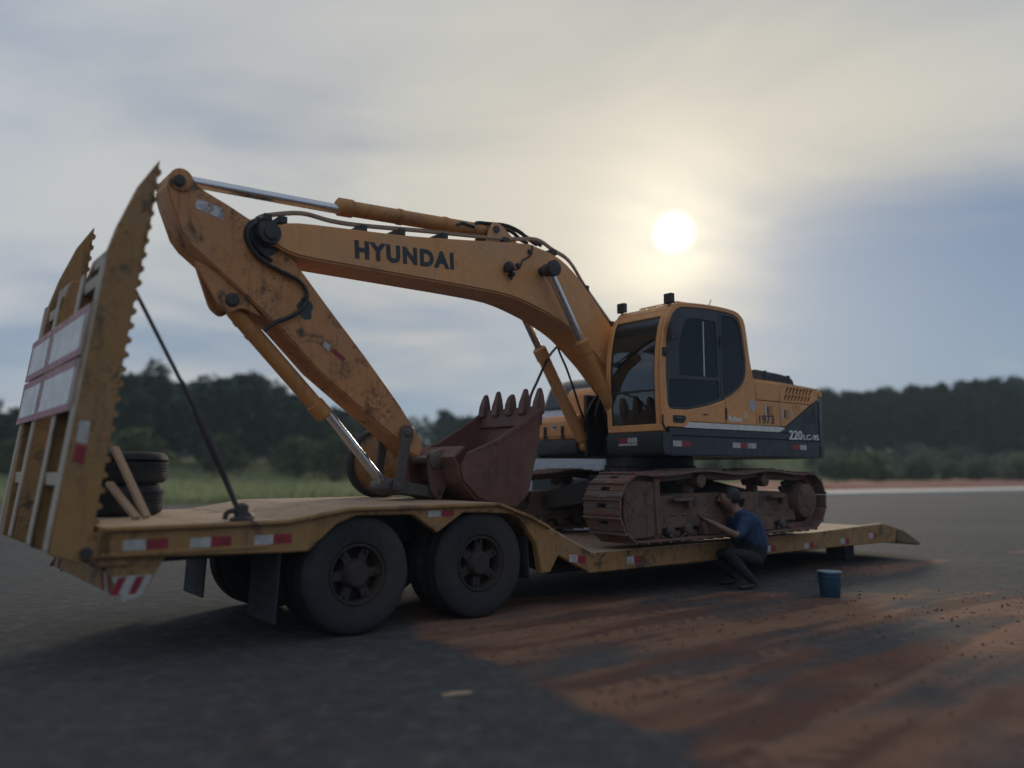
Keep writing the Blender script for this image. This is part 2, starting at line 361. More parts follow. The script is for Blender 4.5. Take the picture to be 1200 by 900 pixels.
for y in ys:
    for x in xs:
        fine = -7 <= x <= 11 and 2.6 <= y <= 15.5
        d = dirt_amount(x, y) if (-16 < x < 30 and -1 < y < 32) else 0.0
        h = 0.0
        if fine:
            X, Y = toF((x, y))
            h = d*(0.012*noise.noise(Vector((X*0.3, Y*4.2, 2.0)))+0.007*fb(x, y, 3.0, 2.0)+0.006)
            e = min(x+7, 11-x, y-2.6, 15.5-y); h *= smooth(e/0.6)
        vs.append((x, y, h)); dv.append(d); sv.append(streak(x, y) if d > 0 else 0.5)
nx = len(xs); fs = [(j*nx+i, j*nx+i+1, (j+1)*nx+i+1, (j+1)*nx+i) for j in range(len(ys)-1) for i in range(nx-1)]
me = bpy.data.meshes.new('asphalt_yard'); me.from_pydata(vs, [], fs)
at = me.attributes.new('dirt', 'FLOAT', 'POINT'); at.data.foreach_set('value', dv); at = me.attributes.new('streak', 'FLOAT', 'POINT'); at.data.foreach_set('value', sv)
for p in me.polygons: p.use_smooth = True
ASPH, nt, b = newmat('asphalt_and_dirt')
a = nt.nodes.new('ShaderNodeAttribute'); a.attribute_name = 'dirt'
na = _noise(nt, 90, 3, 0.7); nb = _noise(nt, 1.1, 6, 0.65); nc = _noise(nt, 9, 6, 0.75); ng = _noise(nt, 38, 4, 0.7); nl = _noise(nt, 0.22, 4, 0.6)
asp = _mix(nt, _ss(nt, na, 0.35, 0.70), (0.040, 0.042, 0.045), (0.085, 0.086, 0.088))
asp = _mix(nt, _ss(nt, nb, 0.38, 0.68, 0.0, 0.55), asp, (0.066, 0.062, 0.060))
asp = _mix(nt, _ss(nt, nl, 0.42, 0.62, 0.0, 0.6), asp, (0.092, 0.088, 0.084))
ngb = _noise(nt, 5.5, 7, 0.8)
asp = _mix(nt, _ss(nt, ngb, 0.50, 0.62, 0.0, 0.8), asp, (0.115, 0.11, 0.108))
asp = _mix(nt, _ss(nt, ngb, 0.36, 0.46, 0.6, 0.0), asp, (0.030, 0.032, 0.036))
asp = _mix(nt, _ss(nt, ng, 0.63, 0.72, 0.0, 0.75), asp, (0.19, 0.175, 0.16))
a2 = nt.nodes.new('ShaderNodeAttribute'); a2.attribute_name = 'streak'
drt = _mix(nt, _ss(nt, a2.outputs['Fac'], 0.2, 0.85), (0.135, 0.064, 0.044), (0.285, 0.150, 0.092))
drt = _mix(nt, _ss(nt, nb, 0.45, 0.7, 0.0, 0.5), drt, (0.215, 0.090, 0.050))
drt = _mix(nt, _ss(nt, nc, 0.3, 0.7, 0.0, 0.35), drt, (0.12, 0.068, 0.05))
drt = _mix(nt, _ss(nt, ng, 0.60, 0.74, 0.0, 0.8), drt, (0.075, 0.065, 0.06))
mm = nt.nodes.new('ShaderNodeMath'); mm.operation = 'MULTIPLY_ADD'; nt.links.new(nc, mm.inputs[0]); mm.inputs[1].default_value = 0.35; mm.inputs[2].default_value = -0.175
m2 = nt.nodes.new('ShaderNodeMath'); m2.operation = 'ADD'; nt.links.new(a.outputs['Fac'], m2.inputs[0]); nt.links.new(mm.outputs[0], m2.inputs[1])
nt.links.new(_mix(nt, _ss(nt, m2.outputs[0], 0.16, 0.86), asp, drt), b.inputs['Base Color']); b.inputs['Roughness'].default_value = 0.93
b.inputs['Specular IOR Level'].default_value = 0.25
_bump(nt, b, _mix(nt, 0.5, ngb, ng), 1.0, 0.03)
link('asphalt_yard', me, ASPH, None, 'structure')

# --- ground beyond the yard, rising to the wood
EDGE_D = Vector((43, 23)).normalized(); EDGE_N = Vector((-EDGE_D.y, EDGE_D.x))
def edge_t(x, y): return (x+12)*EDGE_N.x+(y-37)*EDGE_N.y
def edge_s(x, y): return (x+12)*EDGE_D.x+(y-37)*EDGE_D.y
def ground_h(x, y):
    t = edge_t(x, y); k = 0.30+0.70*smooth((x+30)/90)
    if t < 0: return max(-0.5, t*0.25)
    return 0.03+0.10*smooth(t/3)+8.0*k*smooth((t-6)/75)+0.25*smooth(t/12)*fb(x, y, 0.05, 2.0)
xs = axis(-1600, 1800, -70, 130, 2.5, 1.25); ys = axis(12, 2200, 18, 160, 2.5, 1.25)
vs = [(x, y, ground_h(x, y)) for y in ys for x in xs]; nx = len(xs)
fs = [(j*nx+i, j*nx+i+1, (j+1)*nx+i+1, (j+1)*nx+i) for j in range(len(ys)-1) for i in range(nx-1)]
me = bpy.data.meshes.new('field_ground'); me.from_pydata(vs, [], fs)
for p in me.polygons: p.use_smooth = True
GND, nt, b = newmat('field_soil_and_turf')
n1 = _noise(nt, 0.12, 5, 0.6); n2 = _noise(nt, 1.3, 5, 0.7)
c = _mix(nt, _ss(nt, n2, 0.3, 0.7), (0.11, 0.12, 0.05), (0.20, 0.19, 0.09)); c = _mix(nt, _ss(nt, n1, 0.40, 0.65, 0.0, 0.6), c, (0.17, 0.155, 0.075))
nt.links.new(c, b.inputs['Base Color']); b.inputs['Roughness'].default_value = 1.0; _bump(nt, b, n2, 0.8, 0.3)
link('field_ground', me, GND, None, 'structure')
big = MB(); big.box(-4000, 4000, -4000, 4000, -1.6, -1.5); big.build('ground', GND, kind='structure')

# --- red earth bank, concrete kerb strip along the far edge of the yard on the right
def along(s, t): q = Vector((-12, 37))+EDGE_D*s+EDGE_N*t; return q.x, q.y
RE, nt, b = newmat('red_earth'); n1 = _noise(nt, 0.8, 5, 0.7)
nt.links.new(_mix(nt, _ss(nt, n1, 0.3, 0.7), (0.20, 0.065, 0.038), (0.30, 0.13, 0.085)), b.inputs['Base Color']); b.inputs['Roughness'].default_value = 1.0; _bump(nt, b, n1, 0.8, 0.2)
vs = []; fs = []; NS = 150
for i in range(NS+1):
    s = 18+i*1.5
    for k, (t, h) in enumerate(((1.0, 0.0), (2.2, 0.30), (4.0, 0.55), (6.5, 0.62), (9.0, 0.25))):
        x, y = along(s, t+0.5*noise.noise(Vector((s*0.3, k, 0)))); vs.append((x, y, ground_h(x, y)+(h*(0.75+0.5*noise.noise(Vector((s*0.4, k*1.7, 3)))))*smooth(i/12)-0.02))
for i in range(NS):
    for k in range(4): fs.append((i*5+k, i*5+5+k, i*5+6+k, i*5+k+1))
me = bpy.data.meshes.new('red_earth_bank'); me.from_pydata(vs, [], fs)
for p in me.polygons: p.use_smooth = True
link('red_earth_bank', me, RE, None, 'structure')
kb = MB()
for i in range(75):
    s = 8+i*3.0; (x0, y0), (x1, y1), (x2, y2), (x3, y3) = along(s, -5.0), along(s+2.97, -5.0), along(s+2.97, -0.6), along(s, -0.6)
    kb.prismz([(x0, y0), (x1, y1), (x2, y2), (x3, y3)], 0.004, 0.17)
kb.build('concrete_kerb_strip', CONC, kind='structure')

# --- foliage
def leafmat(name, c0, c1, c2):
    m, nt, b = newmat(name); n = _noise(nt, 0.9, 3); oi = nt.nodes.new('ShaderNodeObjectInfo'); n2 = _noise(nt, 9, 2)
    c = _mix(nt, _ss(nt, n, 0.35, 0.65), c0, c1); c = _mix(nt, _ss(nt, n2, 0.5, 0.8, 0, 0.6), c, c2)
    hs = nt.nodes.new('ShaderNodeHueSaturation'); nt.links.new(c, hs.inputs['Color']); nt.links.new(_ss(nt, oi.outputs['Random'], 0, 1, 0.75, 1.25), hs.inputs['Value'])
    nt.links.new(hs.outputs[0], b.inputs['Base Color']); b.inputs['Roughness'].default_value = 0.7; b.inputs['Specular IOR Level'].default_value = 0.2
    tr = nt.nodes.new('ShaderNodeBsdfTranslucent'); nt.links.new(hs.outputs[0], tr.inputs[0]); mx = nt.nodes.new('ShaderNodeMixShader'); mx.inputs[0].default_value = 0.25
    nt.links.new(b.outputs[0], mx.inputs[1]); nt.links.new(tr.outputs[0], mx.inputs[2]); nt.links.new(mx.outputs[0], nt.nodes['Material Output'].inputs[0]); return m
LEAF_D = leafmat('dark_leaves', (0.024, 0.054, 0.034), (0.048, 0.090, 0.048), (0.075, 0.118, 0.06))
LEAF_P = leafmat('plantation_leaves', (0.024, 0.056, 0.034), (0.044, 0.084, 0.046), (0.065, 0.105, 0.056))
LEAF_B = leafmat('bush_leaves', (0.065, 0.105, 0.034), (0.105, 0.145, 0.050), (0.15, 0.175, 0.07))
LEAF_S = leafmat('scrub_leaves', (0.11, 0.145, 0.08), (0.16, 0.19, 0.11), (0.21, 0.225, 0.14))
GRASSM = leafmat('dry_grass', (0.19, 0.22, 0.10), (0.29, 0.31, 0.16), (0.38, 0.38, 0.23))
BARK = plain('bark', (0.085, 0.065, 0.05), 0.9, var=0.5, scale=6)
def leaf_cloud(clumps, per, size, rnd):
    """many small leaf faces in clumps: clumps = (centre, radii)"""
    vs = []; fs = []
    for c, r in clumps:
        for _ in range(per):
            d = Vector((rnd.gauss(0, 1), rnd.gauss(0, 1), rnd.gauss(0, 1))).normalized()*(rnd.random()**0.40)
            p = Vector(c)+Vector((d.x*r[0], d.y*r[1], d.z*r[2]))
            u = Vector((rnd.gauss(0, 1), rnd.gauss(0, 1), rnd.gauss(0, .6))).normalized(); w = u.cross(Vector((rnd.random()-.5, rnd.random()-.5, 1)).normalized()).normalized()
            a = size*(0.6+0.8*rnd.random()); o = len(vs)
            vs += [p-u*a, p+w*a*0.42, p+u*a, p-w*a*0.42]; fs.append((o, o+1, o+2, o+3))
    return [tuple(v) for v in vs], fs
def make_tree(seed, h, spread, trunk_h, mat, per=70, size=0.30, columnar=False):
    rnd = random.Random(seed); t = MB(); clumps = []; cr = h-trunk_h
    lean = Vector((rnd.uniform(-.04, .04)*h, rnd.uniform(-.04, .04)*h, 0))
    t.tube([(0, 0, -0.25), lean*0.3+Vector((0, 0, trunk_h*0.6)), lean*0.7+Vector((0, 0, h*0.6)), lean+Vector((0, 0, h*0.88))], lambda k: 0.035*h*(1-0.82*k)*0.7, 8)
    n = 26 if not columnar else 34
    for i in range(n):
        f = (i+0.5)/n; zc = trunk_h*0.9+cr*(0.05+0.88*f)
        prof = (math.sin(math.pi*min(1, 0.18+0.80*f))**0.7) if not columnar else (0.75+0.25*math.sin(math.pi*f))*(1-0.45*max(0, f-0.75)*4)
        a = i*2.4+rnd.uniform(-.5, .5); rr = spread*prof*rnd.uniform(0.45, 0.95)
        c = Vector((math.cos(a)*rr, math.sin(a)*rr, zc+rnd.uniform(-.06, .06)*h))+lean*(zc/h)
        q = spread*rnd.uniform(0.26, 0.46); clumps.append((c, (q, q, q*rnd.uniform(0.6, 0.9))))
        t.tube([lean*(zc/h)*0.7+Vector((0, 0, max(trunk_h*0.7, zc-rr*0.8))), (lean*(zc/h)+Vector((0, 0, zc))+c)/2, c], lambda k: 0.010*h*(1-0.75*k), 5, 3)
    if not columnar:
        for i in range(10): clumps.append((Vector((rnd.gauss(0, .4)*spread, rnd.gauss(0, .4)*spread, trunk_h+cr*rnd.uniform(.25, .75))), (spread*.4, spread*.4, spread*.35)))
    v, f = leaf_cloud(clumps, per, size, rnd)
    return t.mesh('trunk', 0), v, f, mat
def tree_obj(name, data, loc, rz, sc, label, cat, group):
    tm, cm, mat = data; r = empty(name, loc, rz); r.scale = (sc, sc, sc); tag(r, label, cat, group)
    link('trunk', tm, BARK, r); link('crown', cm, mat, r); return r
def proto(seed, *a, **k):
    tm, v, f, mat = make_tree(seed, *a, **k); cm = bpy.data.meshes.new('crown'); cm.from_pydata(v, [], f); return tm, cm, mat
bt = [proto(s, 8.0, 2.9, 1.6, LEAF_D, per=150, size=0.40) for s in (1, 2, 3, 4)]
def at_dist(px, d):   # ground spot seen in pixel column px at distance d along the view axis
    x = (px-600)/FPX*d; return x, d
def put(data, name, px, d, toppy, h0, label, cat, group, rnd=random):
    x, y = at_dist(px, d); z = ground_h(x, y); top = CAMH+(550.8-toppy)/FPX*d
    return tree_obj(name, data, (x, y, z), rnd.uniform(0, 6.28), (top-z)/h0, label, cat, group)
for i, (px, d, ty) in enumerate(((-60, 84, 452), (-12, 80, 470), (18, 92, 480), (100, 88, 455), (140, 78, 438), (176, 84, 430), (212, 90, 452), (252, 80, 437), (288, 84, 436), (322, 92, 452), (352, 82, 466), (392, 88, 476), (425, 96, 482), (150, 96, 445), (300, 98, 448))):
    put(bt[i % 4], 'broadleaf_tree', px, d, ty, 8.0, 'tall dark broadleaf tree in the clump beyond the grass field', 'tree', 'trees of the clump beyond the field')
pt = [proto(s, 10.0, 2.9, 0.2, LEAF_P, per=150, size=0.55, columnar=True) for s in (11, 12, 13)]
k = 0; px = 523
while px < 1360:
    d = 122-3*((k*7) % 3); ty = 459-14*smooth((px-960)/240)+26*smooth((930-px)/240)+random.uniform(-3, 3)
    put(pt[k % 3], 'plantation_tree', px, d, ty, 10.0, 'dark plantation tree in the long even row along the rise', 'tree', 'plantation trees along the rise'); px += 25; k += 1
bb = [proto(s, 2.2, 1.3, 0.2, LEAF_B, per=60, size=0.14) for s in (21, 22)]
for px, d, ty in ((160, 62, 502), (130, 66, 508), (350, 70, 512), (395, 66, 512), (90, 64, 515), (262, 72, 510), (20, 60, 515)):
    put(bb[int(px) % 2], 'bush', px, d, ty, 2.2, 'light green bush growing at the foot of the dark trees', 'bush', 'bushes below the tree clump')
sb = [proto(s, 1.8, 1.2, 0.15, LEAF_S, per=50, size=0.13) for s in (31, 32, 33)]
rr = random.Random(4)
for i in range(120):
    px = rr.uniform(962, 1330) if i < 95 else rr.uniform(640, 962); d = rr.uniform(76, 116); x, y = at_dist(px, d); z = ground_h(x, y)
    tree_obj('scrub_bush', sb[i % 3], (x, y, z), rr.uniform(0, 6), rr.uniform(0.7, 1.5), 'grey green scrub bush on the slope below the plantation', 'bush', 'scrub bushes on the slope')
for i, (px, d) in enumerate(((1003, 72), (990, 74), (1018, 76))):
    x, y = at_dist(px, d); tree_obj('shrub', bb[i % 2], (x, y, ground_h(x, y)), i*2.0, 1.0+0.15*i, 'bright green shrub beside the red earth bank', 'bush', 'green shrubs by the red earth')
# far wood behind everything, one dark mass
rnd = random.Random(9); cl = []
for i in range(260):
    px = rnd.uniform(-250, 1500); d = rnd.uniform(150, 178); x, y = at_dist(px, d); z = ground_h(x, y)
    top = CAMH+(550.8-(488+rnd.uniform(-4, 4) if px < 930 else 468))/FPX*d; hh = max(2.5, (top-z)/2)
    cl.append(((x, y, top-hh), (3.8, 3.0, hh)))
v, f = leaf_cloud(cl, 170, 0.85, rnd); me = bpy.data.meshes.new('distant_wood'); me.from_pydata(v, [], f)
tag(link('distant_wood', me, LEAF_P, None, 'stuff'), 'distant dark wood closing the horizon behind the field', 'wood')
# grass on the field: blades in one mesh
vs = []; fs = []; rnd = random.Random(5)
for i in range(26000):
    px = rnd.uniform(-120, 1320); d = 34+86*rnd.random()**1.2; x, y = at_dist(px, d); t = edge_t(x, y)
    if t < (0.3 if edge_s(x, y) < 16 else 8): continue
    z = ground_h(x, y); hgt = rnd.uniform(0.25, 0.75)*(1+0.5*fb(x, y, 0.2, 1.0))
    for k in range(4):
        a = rnd.uniform(0, 6.28); w = rnd.uniform(0.04, 0.09); u = Vector((math.cos(a), math.sin(a), 0)); q = Vector((x+rnd.gauss(0, .15), y+rnd.gauss(0, .15), z-0.03)); o = len(vs)
        tip = q+Vector((rnd.gauss(0, .16), rnd.gauss(0, .16), hgt*rnd.uniform(.6, 1.1))); vs += [tuple(q-u*w), tuple(q+u*w), tuple(tip)]; fs.append((o, o+1, o+2))
me = bpy.data.meshes.new('field_grass'); me.from_pydata(vs, [], fs)
tag(link('field_grass', me, GRASSM, None, 'stuff'), 'tall dry yellow green grass covering the field', 'grass')
# loose stones on the dirt and the yard
vs = []; fs = []; rnd = random.Random(6)
for i in range(1500):
    x = rnd.uniform(-4, 9); y = rnd.uniform(3.0, 13); dd = dirt_amount(x, y)
    if rnd.random() > 0.22+0.6*dd: continue
    s = rnd.uniform(0.004, 0.013)*(1.7 if rnd.random() < 0.05 else 1); o = len(vs)
    for p in ((1, 0, .1), (0.2, .9, 0), (-.9, .3, .1), (-.3, -.9, 0), (.1, .1, .8)):
        vs.append((x+p[0]*s*rnd.uniform(.7, 1.2), y+p[1]*s*rnd.uniform(.7, 1.2), 0.004+p[2]*s))
    fs += [(o+a, o+(a+1) % 4, o+4) for a in range(4)]
me = bpy.data.meshes.new('loose_gravel'); me.from_pydata(vs, [], fs)
tag(link('loose_gravel', me, plain('gravel', (0.14, 0.105, 0.085), 0.9, var=0.5, scale=3), None, 'stuff'), 'loose gravel scattered over the dirt and asphalt', 'gravel')

vs = []; fs = []; rnd = random.Random(16)
for i in range(5200):
    x = rnd.uniform(-4, 10); y = rnd.uniform(3.0, 13); dd = dirt_amount(x, y)
    if rnd.random() > dd*0.85 or dd < 0.12: continue
    s = rnd.uniform(0.006, 0.02)*(1.9 if rnd.random() < 0.05 else 1); o = len(vs)
    for p in ((1, 0, -.1), (.5, .85, -.1), (-.5, .85, -.1), (-1, 0, -.1), (-.5, -.85, -.1), (.5, -.85, -.1), (.45, .1, .6), (-.25, .4, .55), (-.2, -.4, .6)):
        vs.append((x+p[0]*s*rnd.uniform(.7, 1.25), y+p[1]*s*rnd.uniform(.7, 1.25), 0.006+p[2]*s))
    fs += [(o, o+1, o+6), (o+1, o+7, o+6), (o+1, o+2, o+7), (o+2, o+3, o+7), (o+3, o+8, o+7), (o+3, o+4, o+8), (o+4, o+5, o+8), (o+5, o+6, o+8), (o+5, o, o+6), (o+6, o+7, o+8)]
me = bpy.data.meshes.new('dirt_clods'); me.from_pydata(vs, [], fs)
tag(link('dirt_clods', me, plain('dirt_clod', (0.17, 0.092, 0.062), 0.95, var=0.5, scale=4), None, 'stuff'), 'crumbled clods of red dirt strewn over the yard', 'dirt')

# ================================================================== EXCAVATOR (local frame: X forward, Y to the operator's left, Z up from the track)
EX = empty('excavator', Wp(0, 0, DECK), ROTZ)
tag(EX, 'yellow and charcoal crawler excavator with folded arm standing on the trailer', 'excavator')
def z7(L): return [(680+x/3.75, 330+y/3.75) for x, y in L]
S = 1.37
# ---------------- tracks
def loop_point(s, RX=1.80, ZC=0.475, r=0.395, sag=True):
    """point and tangent angle on the shoe line, s in metres from the top front"""
    Lst = 2*RX; arc = math.pi*r; tot = 2*Lst+2*arc; s %= tot
    if s < arc: a = math.pi/2-s/r; return RX+r*math.cos(a), ZC+r*math.sin(a), a-math.pi/2
    s -= arc
    if s < Lst: return RX-s, ZC-r, -math.pi
    s -= Lst
    if s < arc: a = -math.pi/2-s/r; return -RX+r*math.cos(a), ZC+r*math.sin(a), a-math.pi/2
    s -= arc; x = -RX+s; u = x/RX
    def hz(x): return 0.0 if not sag else 0.055*(math.exp(-((x-0.62)/0.5)**2)+math.exp(-((x+0.78)/0.5)**2))-0.012
    sl = (hz(x+0.05)-hz(x-0.05))/0.1; return x, ZC+r+hz(x), math.atan(sl)
LOOP = 4*1.80+2*math.pi*0.395; NSH = 48; PIT = LOOP/NSH
SHOE_M, nt, b = newmat('rusty_track_shoe')
oi = nt.nodes.new('ShaderNodeObjectInfo'); ad = nt.nodes.new('ShaderNodeVectorMath'); tc = nt.nodes.new('ShaderNodeTexCoord'); ad.operation = 'ADD'
nt.links.new(tc.outputs['Object'], ad.inputs[0]); nt.links.new(oi.outputs['Location'], ad.inputs[1])
t1 = nt.nodes.new('ShaderNodeTexNoise'); nt.links.new(ad.outputs[0], t1.inputs['Vector']); t1.inputs['Scale'].default_value = 5.0; t1.inputs['Detail'].default_value = 6
t2 = nt.nodes.new('ShaderNodeTexNoise'); nt.links.new(ad.outputs[0], t2.inputs['Vector']); t2.inputs['Scale'].default_value = 22.0; t2.inputs['Detail'].default_value = 5
c = _mix(nt, _ss(nt, t1.outputs['Fac'], 0.38, 0.62), (0.17, 0.070, 0.048), (0.12, 0.10, 0.092)); c = _mix(nt, _ss(nt, t2.outputs['Fac'], 0.45, 0.75, 0, .55), c, (0.23, 0.135, 0.095))
nt.links.new(c, b.inputs['Base Color']); b.inputs['Roughness'].default_value = 0.7; _bump(nt, b, t2.outputs['Fac'], 0.4, 0.01)
RUSTF = worn('rusty_frame', (0.12, 0.068, 0.048), dust=(0.21, 0.13, 0.09), grime=(0.03, 0.026, 0.025), d=0.65, g=0.75, rough=0.75, bump=0.4, spl=0.8)
sh = MB(); hp = PIT/2
for y0, y1 in ((-0.30, -0.075), (0.075, 0.30)): sh.box(-hp*0.97, hp*0.97, y0, y1, -0.012, 0.010)
sh.box(-hp*0.97, -hp*0.42, -0.075, 0.075, -0.011, 0.009); sh.box(hp*0.10, hp*0.97, -0.075, 0.075, -0.011, 0.009)
for gx, gh in ((-hp*0.86, 0.036), (-hp*0.05, 0.017), (hp*0.72, 0.017)):
    for y0, y1 in ((-0.30, -0.078), (0.078, 0.30)): sh.prism([(gx-0.014, 0.009), (gx+0.014, 0.009), (gx+0.008, gh), (gx-0.008, gh)], y0, y1)
sh.prism([(-hp*0.86-0.014, 0.008), (-hp*0.86+0.014, 0.008), (-hp*0.86+0.008, 0.033), (-hp*0.86-0.008, 0.033)], -0.08, 0.08)
for y0, y1 in ((-0.14, -0.09), (0.09, 0.14)): sh.prism([(-hp*1.1, -0.012), (hp*1.0, -0.012), (hp*0.9, -0.09), (-hp*1.0, -0.09)], y0, y1)
SHOE = sh.mesh('shoe')
def make_track(side):
    yc = 1.195*side; o = 1 if side > 0 else -1
    f = MB()
    f.prism([(1.50, 0.30), (1.42, 0.60), (1.0, 0.625), (-1.15, 0.625), (-1.38, 0.58), (-1.42, 0.30), (-1.2, 0.24), (1.25, 0.24)], yc-0.19, yc+0.19)
    f.prism([(1.62, 0.20), (1.55, 0.36), (-1.5, 0.36), (-1.55, 0.20)], yc-0.21, yc+0.205)
    tr = f.build('track_frame', RUSTF, EX, 0.02)
    # idler guard plate with raised rim at the front
    g = MB(); yo = yc+o*0.235
    g.prism(rounded([(2.02, 0.17), (2.08, 0.40), (2.05, 0.74), (1.90, 0.80), (1.50, 0.78), (1.46, 0.20), (1.58, 0.12), (1.9, 0.11)], 0.08), min(yo, yc+o*0.15), max(yo, yc+o*0.15))
    g.prism(rounded([(1.52, 0.14), (1.56, 0.82), (1.46, 0.82), (1.43, 0.16)], 0.03), yc+o*0.14 if o > 0 else yc+o*0.262, yc+o*0.262 if o > 0 else yc+o*0.14)
    g.build('idler_guard', RUSTF, tr, 0.012)
    MB().lathe([(0.34, -0.09), (0.36, -0.07), (0.36, 0.07), (0.34, 0.09)], (1.74, yc, 0.475), (0, 1, 0), 32).build('idler', STEEL, tr)
    sp = MB(); sp.lathe([(0.24, -0.05), (0.28, -0.04), (0.28, 0.04), (0.24, 0.05)], (-1.76, yc, 0.475), (0, 1, 0), 24)
    for k in range(21):
        a = 2*math.pi*k/21; M = Matrix.Translation((-1.76, yc, 0.475)) @ Matrix.Rotation(a, 4, 'Y'); sp.box(0.26, 0.345, -0.03, 0.03, -0.025, 0.025, M)
    sp.build('sprocket', STEEL, tr)
    MB().lathe([(0.27, 0), (0.275, 0.15), (0.25, 0.20), (0.245, 0.255), (0.22, 0.27), (0.10, 0.272), (0.095, 0.285)], (-1.76, yc, 0.475), (0, o, 0), 32).build('final_drive', RUSTF, tr)
    for k in range(8):
        x = 1.22-k*0.345; MB().lathe([(0.05, -0.24), (0.075, -0.22), (0.085, -0.14), (0.075, -0.09), (0.075, 0.09), (0.085, 0.14), (0.075, 0.22), (0.05, 0.24)], (x, yc, 0.185), (0, 1, 0), 14).build('bottom_roller', STEEL, tr)
    for x in (0.62, -0.78):
        cr = MB(); cr.lathe([(0.085, -0.12), (0.075, -0.08), (0.075, 0.10), (0.09, 0.13), (0.09, 0.225), (0.06, 0.24)], (x, yc, 0.785), (0, o, 0), 16); cr.box(x-0.05, x+0.05, yc-0.06, yc+0.06, 0.60, 0.76); cr.build('carrier_roller', RUSTF, tr)
    for x in (1.05, -0.10, -1.0):   # step brackets and link guards on the outer face
        st = MB(); y0, y1 = sorted((yc+o*0.185, yc+o*0.285)); st.box(x-0.20, x+0.16, y0, y1, 0.535, 0.575); st.box(x-0.17, x-0.13, y0, y1-0.02, 0.45, 0.55); st.build('step', RUSTF, tr, 0.006)
    for x in (0.45, -0.72):
        gd = MB(); y0, y1 = sorted((yc+o*0.17, yc+o*0.262)); gd.prism([(x-0.21, 0.27), (x+0.21, 0.27), (x+0.17, 0.10), (x-0.17, 0.10)], y0, y1); gd.build('track_guard', RUSTF, tr, 0.01)
    md = MB(); rn = random.Random(7)
    for k in range(130):
        x = rn.uniform(-1.45, 1.5); r = rn.uniform(0.012, 0.05); yy = yc+o*rn.uniform(0.02, 0.26); zz = 0.10+r*0.5 if rn.random() < 0.8 else 0.365
        if zz > 0.3: yy = yc+o*rn.uniform(0.19, 0.20)
        vs_ = [Vector((a_, b_, c__)).normalized()*r*rn.uniform(.6, 1.3)+Vector((x, yy, zz)) for a_, b_, c__ in ((1,0,0),(-1,0,0),(0,1,0),(0,-1,0),(0,0,1),(0,0,-1))]
        md.add(vs_, [(0,2,4),(2,1,4),(1,3,4),(3,0,4),(2,0,5),(1,2,5),(3,1,5),(0,3,5)])
    md.build('caked_mud', RUSTF, tr, kind='stuff')
    for k in range(NSH):
        x, z, a = loop_point(k*PIT)
        so = link('shoe', SHOE, SHOE_M, tr); so.location = (x, yc, z); so.rotation_euler = (0, -a, 0)
    return tr
make_track(1); make_track(-1)
cf = MB()
cf.prism([(0.75, 0.52), (0.62, 0.86), (-0.62, 0.86), (-0.75, 0.52), (-0.5, 0.45), (0.5, 0.45)], -0.65, 0.65)
for sx in (1, -1):
    for sy in (1, -1): cf.add([(sx*0.30, sy*0.5, 0.46), (sx*0.75, sy*0.4, 0.46), (sx*1.15, sy*1.02, 0.34), (sx*0.70, sy*1.02, 0.34), (sx*0.30, sy*0.5, 0.84), (sx*0.72, sy*0.4, 0.80), (sx*1.12, sy*1.02, 0.62), (sx*0.70, sy*1.02, 0.64)], [(0,1,2,3), (4,5,6,7), (0,1,5,4), (1,2,6,5), (2,3,7,6), (3,0,4,7)])
cf.build('centre_frame', BLACK, EX, 0.02)
sbm = MB(); sbm.lathe([(0.60, 0.85), (0.66, 0.87), (0.66, 0.95), (0.63, 0.97), (0.63, 1.10), (0.58, 1.13)], (0, 0, 0), (0, 0, 1), 48)
for k in range(30):
    a = 2*math.pi*k/30; sbm.cyl((0.645*math.cos(a), 0.645*math.sin(a), 0.94), (0.645*math.cos(a), 0.645*math.sin(a), 0.985), 0.016, n=6)
sbm.build('swing_bearing', BLACK, EX)
# ---------------- revolving frame and skirts
rf = MB(); rf.box(-2.26, 0.62, -1.33, 1.33, 1.12, 1.42); rf.box(0.62, 1.18, 0.40, 1.33, 1.13, 1.40); rf.box(0.5, 1.02, -1.30, -0.46, 1.13, 1.34)
rf.box(0.3, 0.95, -0.40, -0.33, 1.12, 2.0); rf.box(0.3, 0.95, 0.33, 0.40, 1.12, 2.0)
RF = rf.build('revolving_frame', BLACK, EX, 0.01)
sk = MB(); sk.box(-2.30, 1.155, 1.30, S, 1.10, 1.352); sk.build('lower_side_skirt', GREY, EX, 0.018, 2)
sk = MB(); sk.box(-2.30, -2.285+3.44, 1.31, S-0.004, 1.358, 1.455); sk.build('upper_side_skirt', GREY, EX, 0.006)
sk = MB(); sk.prism([(1.10, 1.10), (1.26, 1.12), (1.30, 1.20), (1.30, 1.40), (1.10, 1.40)], 0.40, S-0.003); FS = sk.build('front_skirt', GREY, EX, 0.015, 2)
sk = MB(); sk.box(-2.30, 1.0, -S, -1.31, 1.10, 1.455); sk.build('lower_side_skirt', GREY, EX, 0.015)
sk = MB(); sk.prism([(1.02, 1.13), (1.06, 1.16), (1.06, 1.36), (0.98, 1.36)], -1.30, -0.45); sk.build('front_skirt', GREY, EX, 0.01)
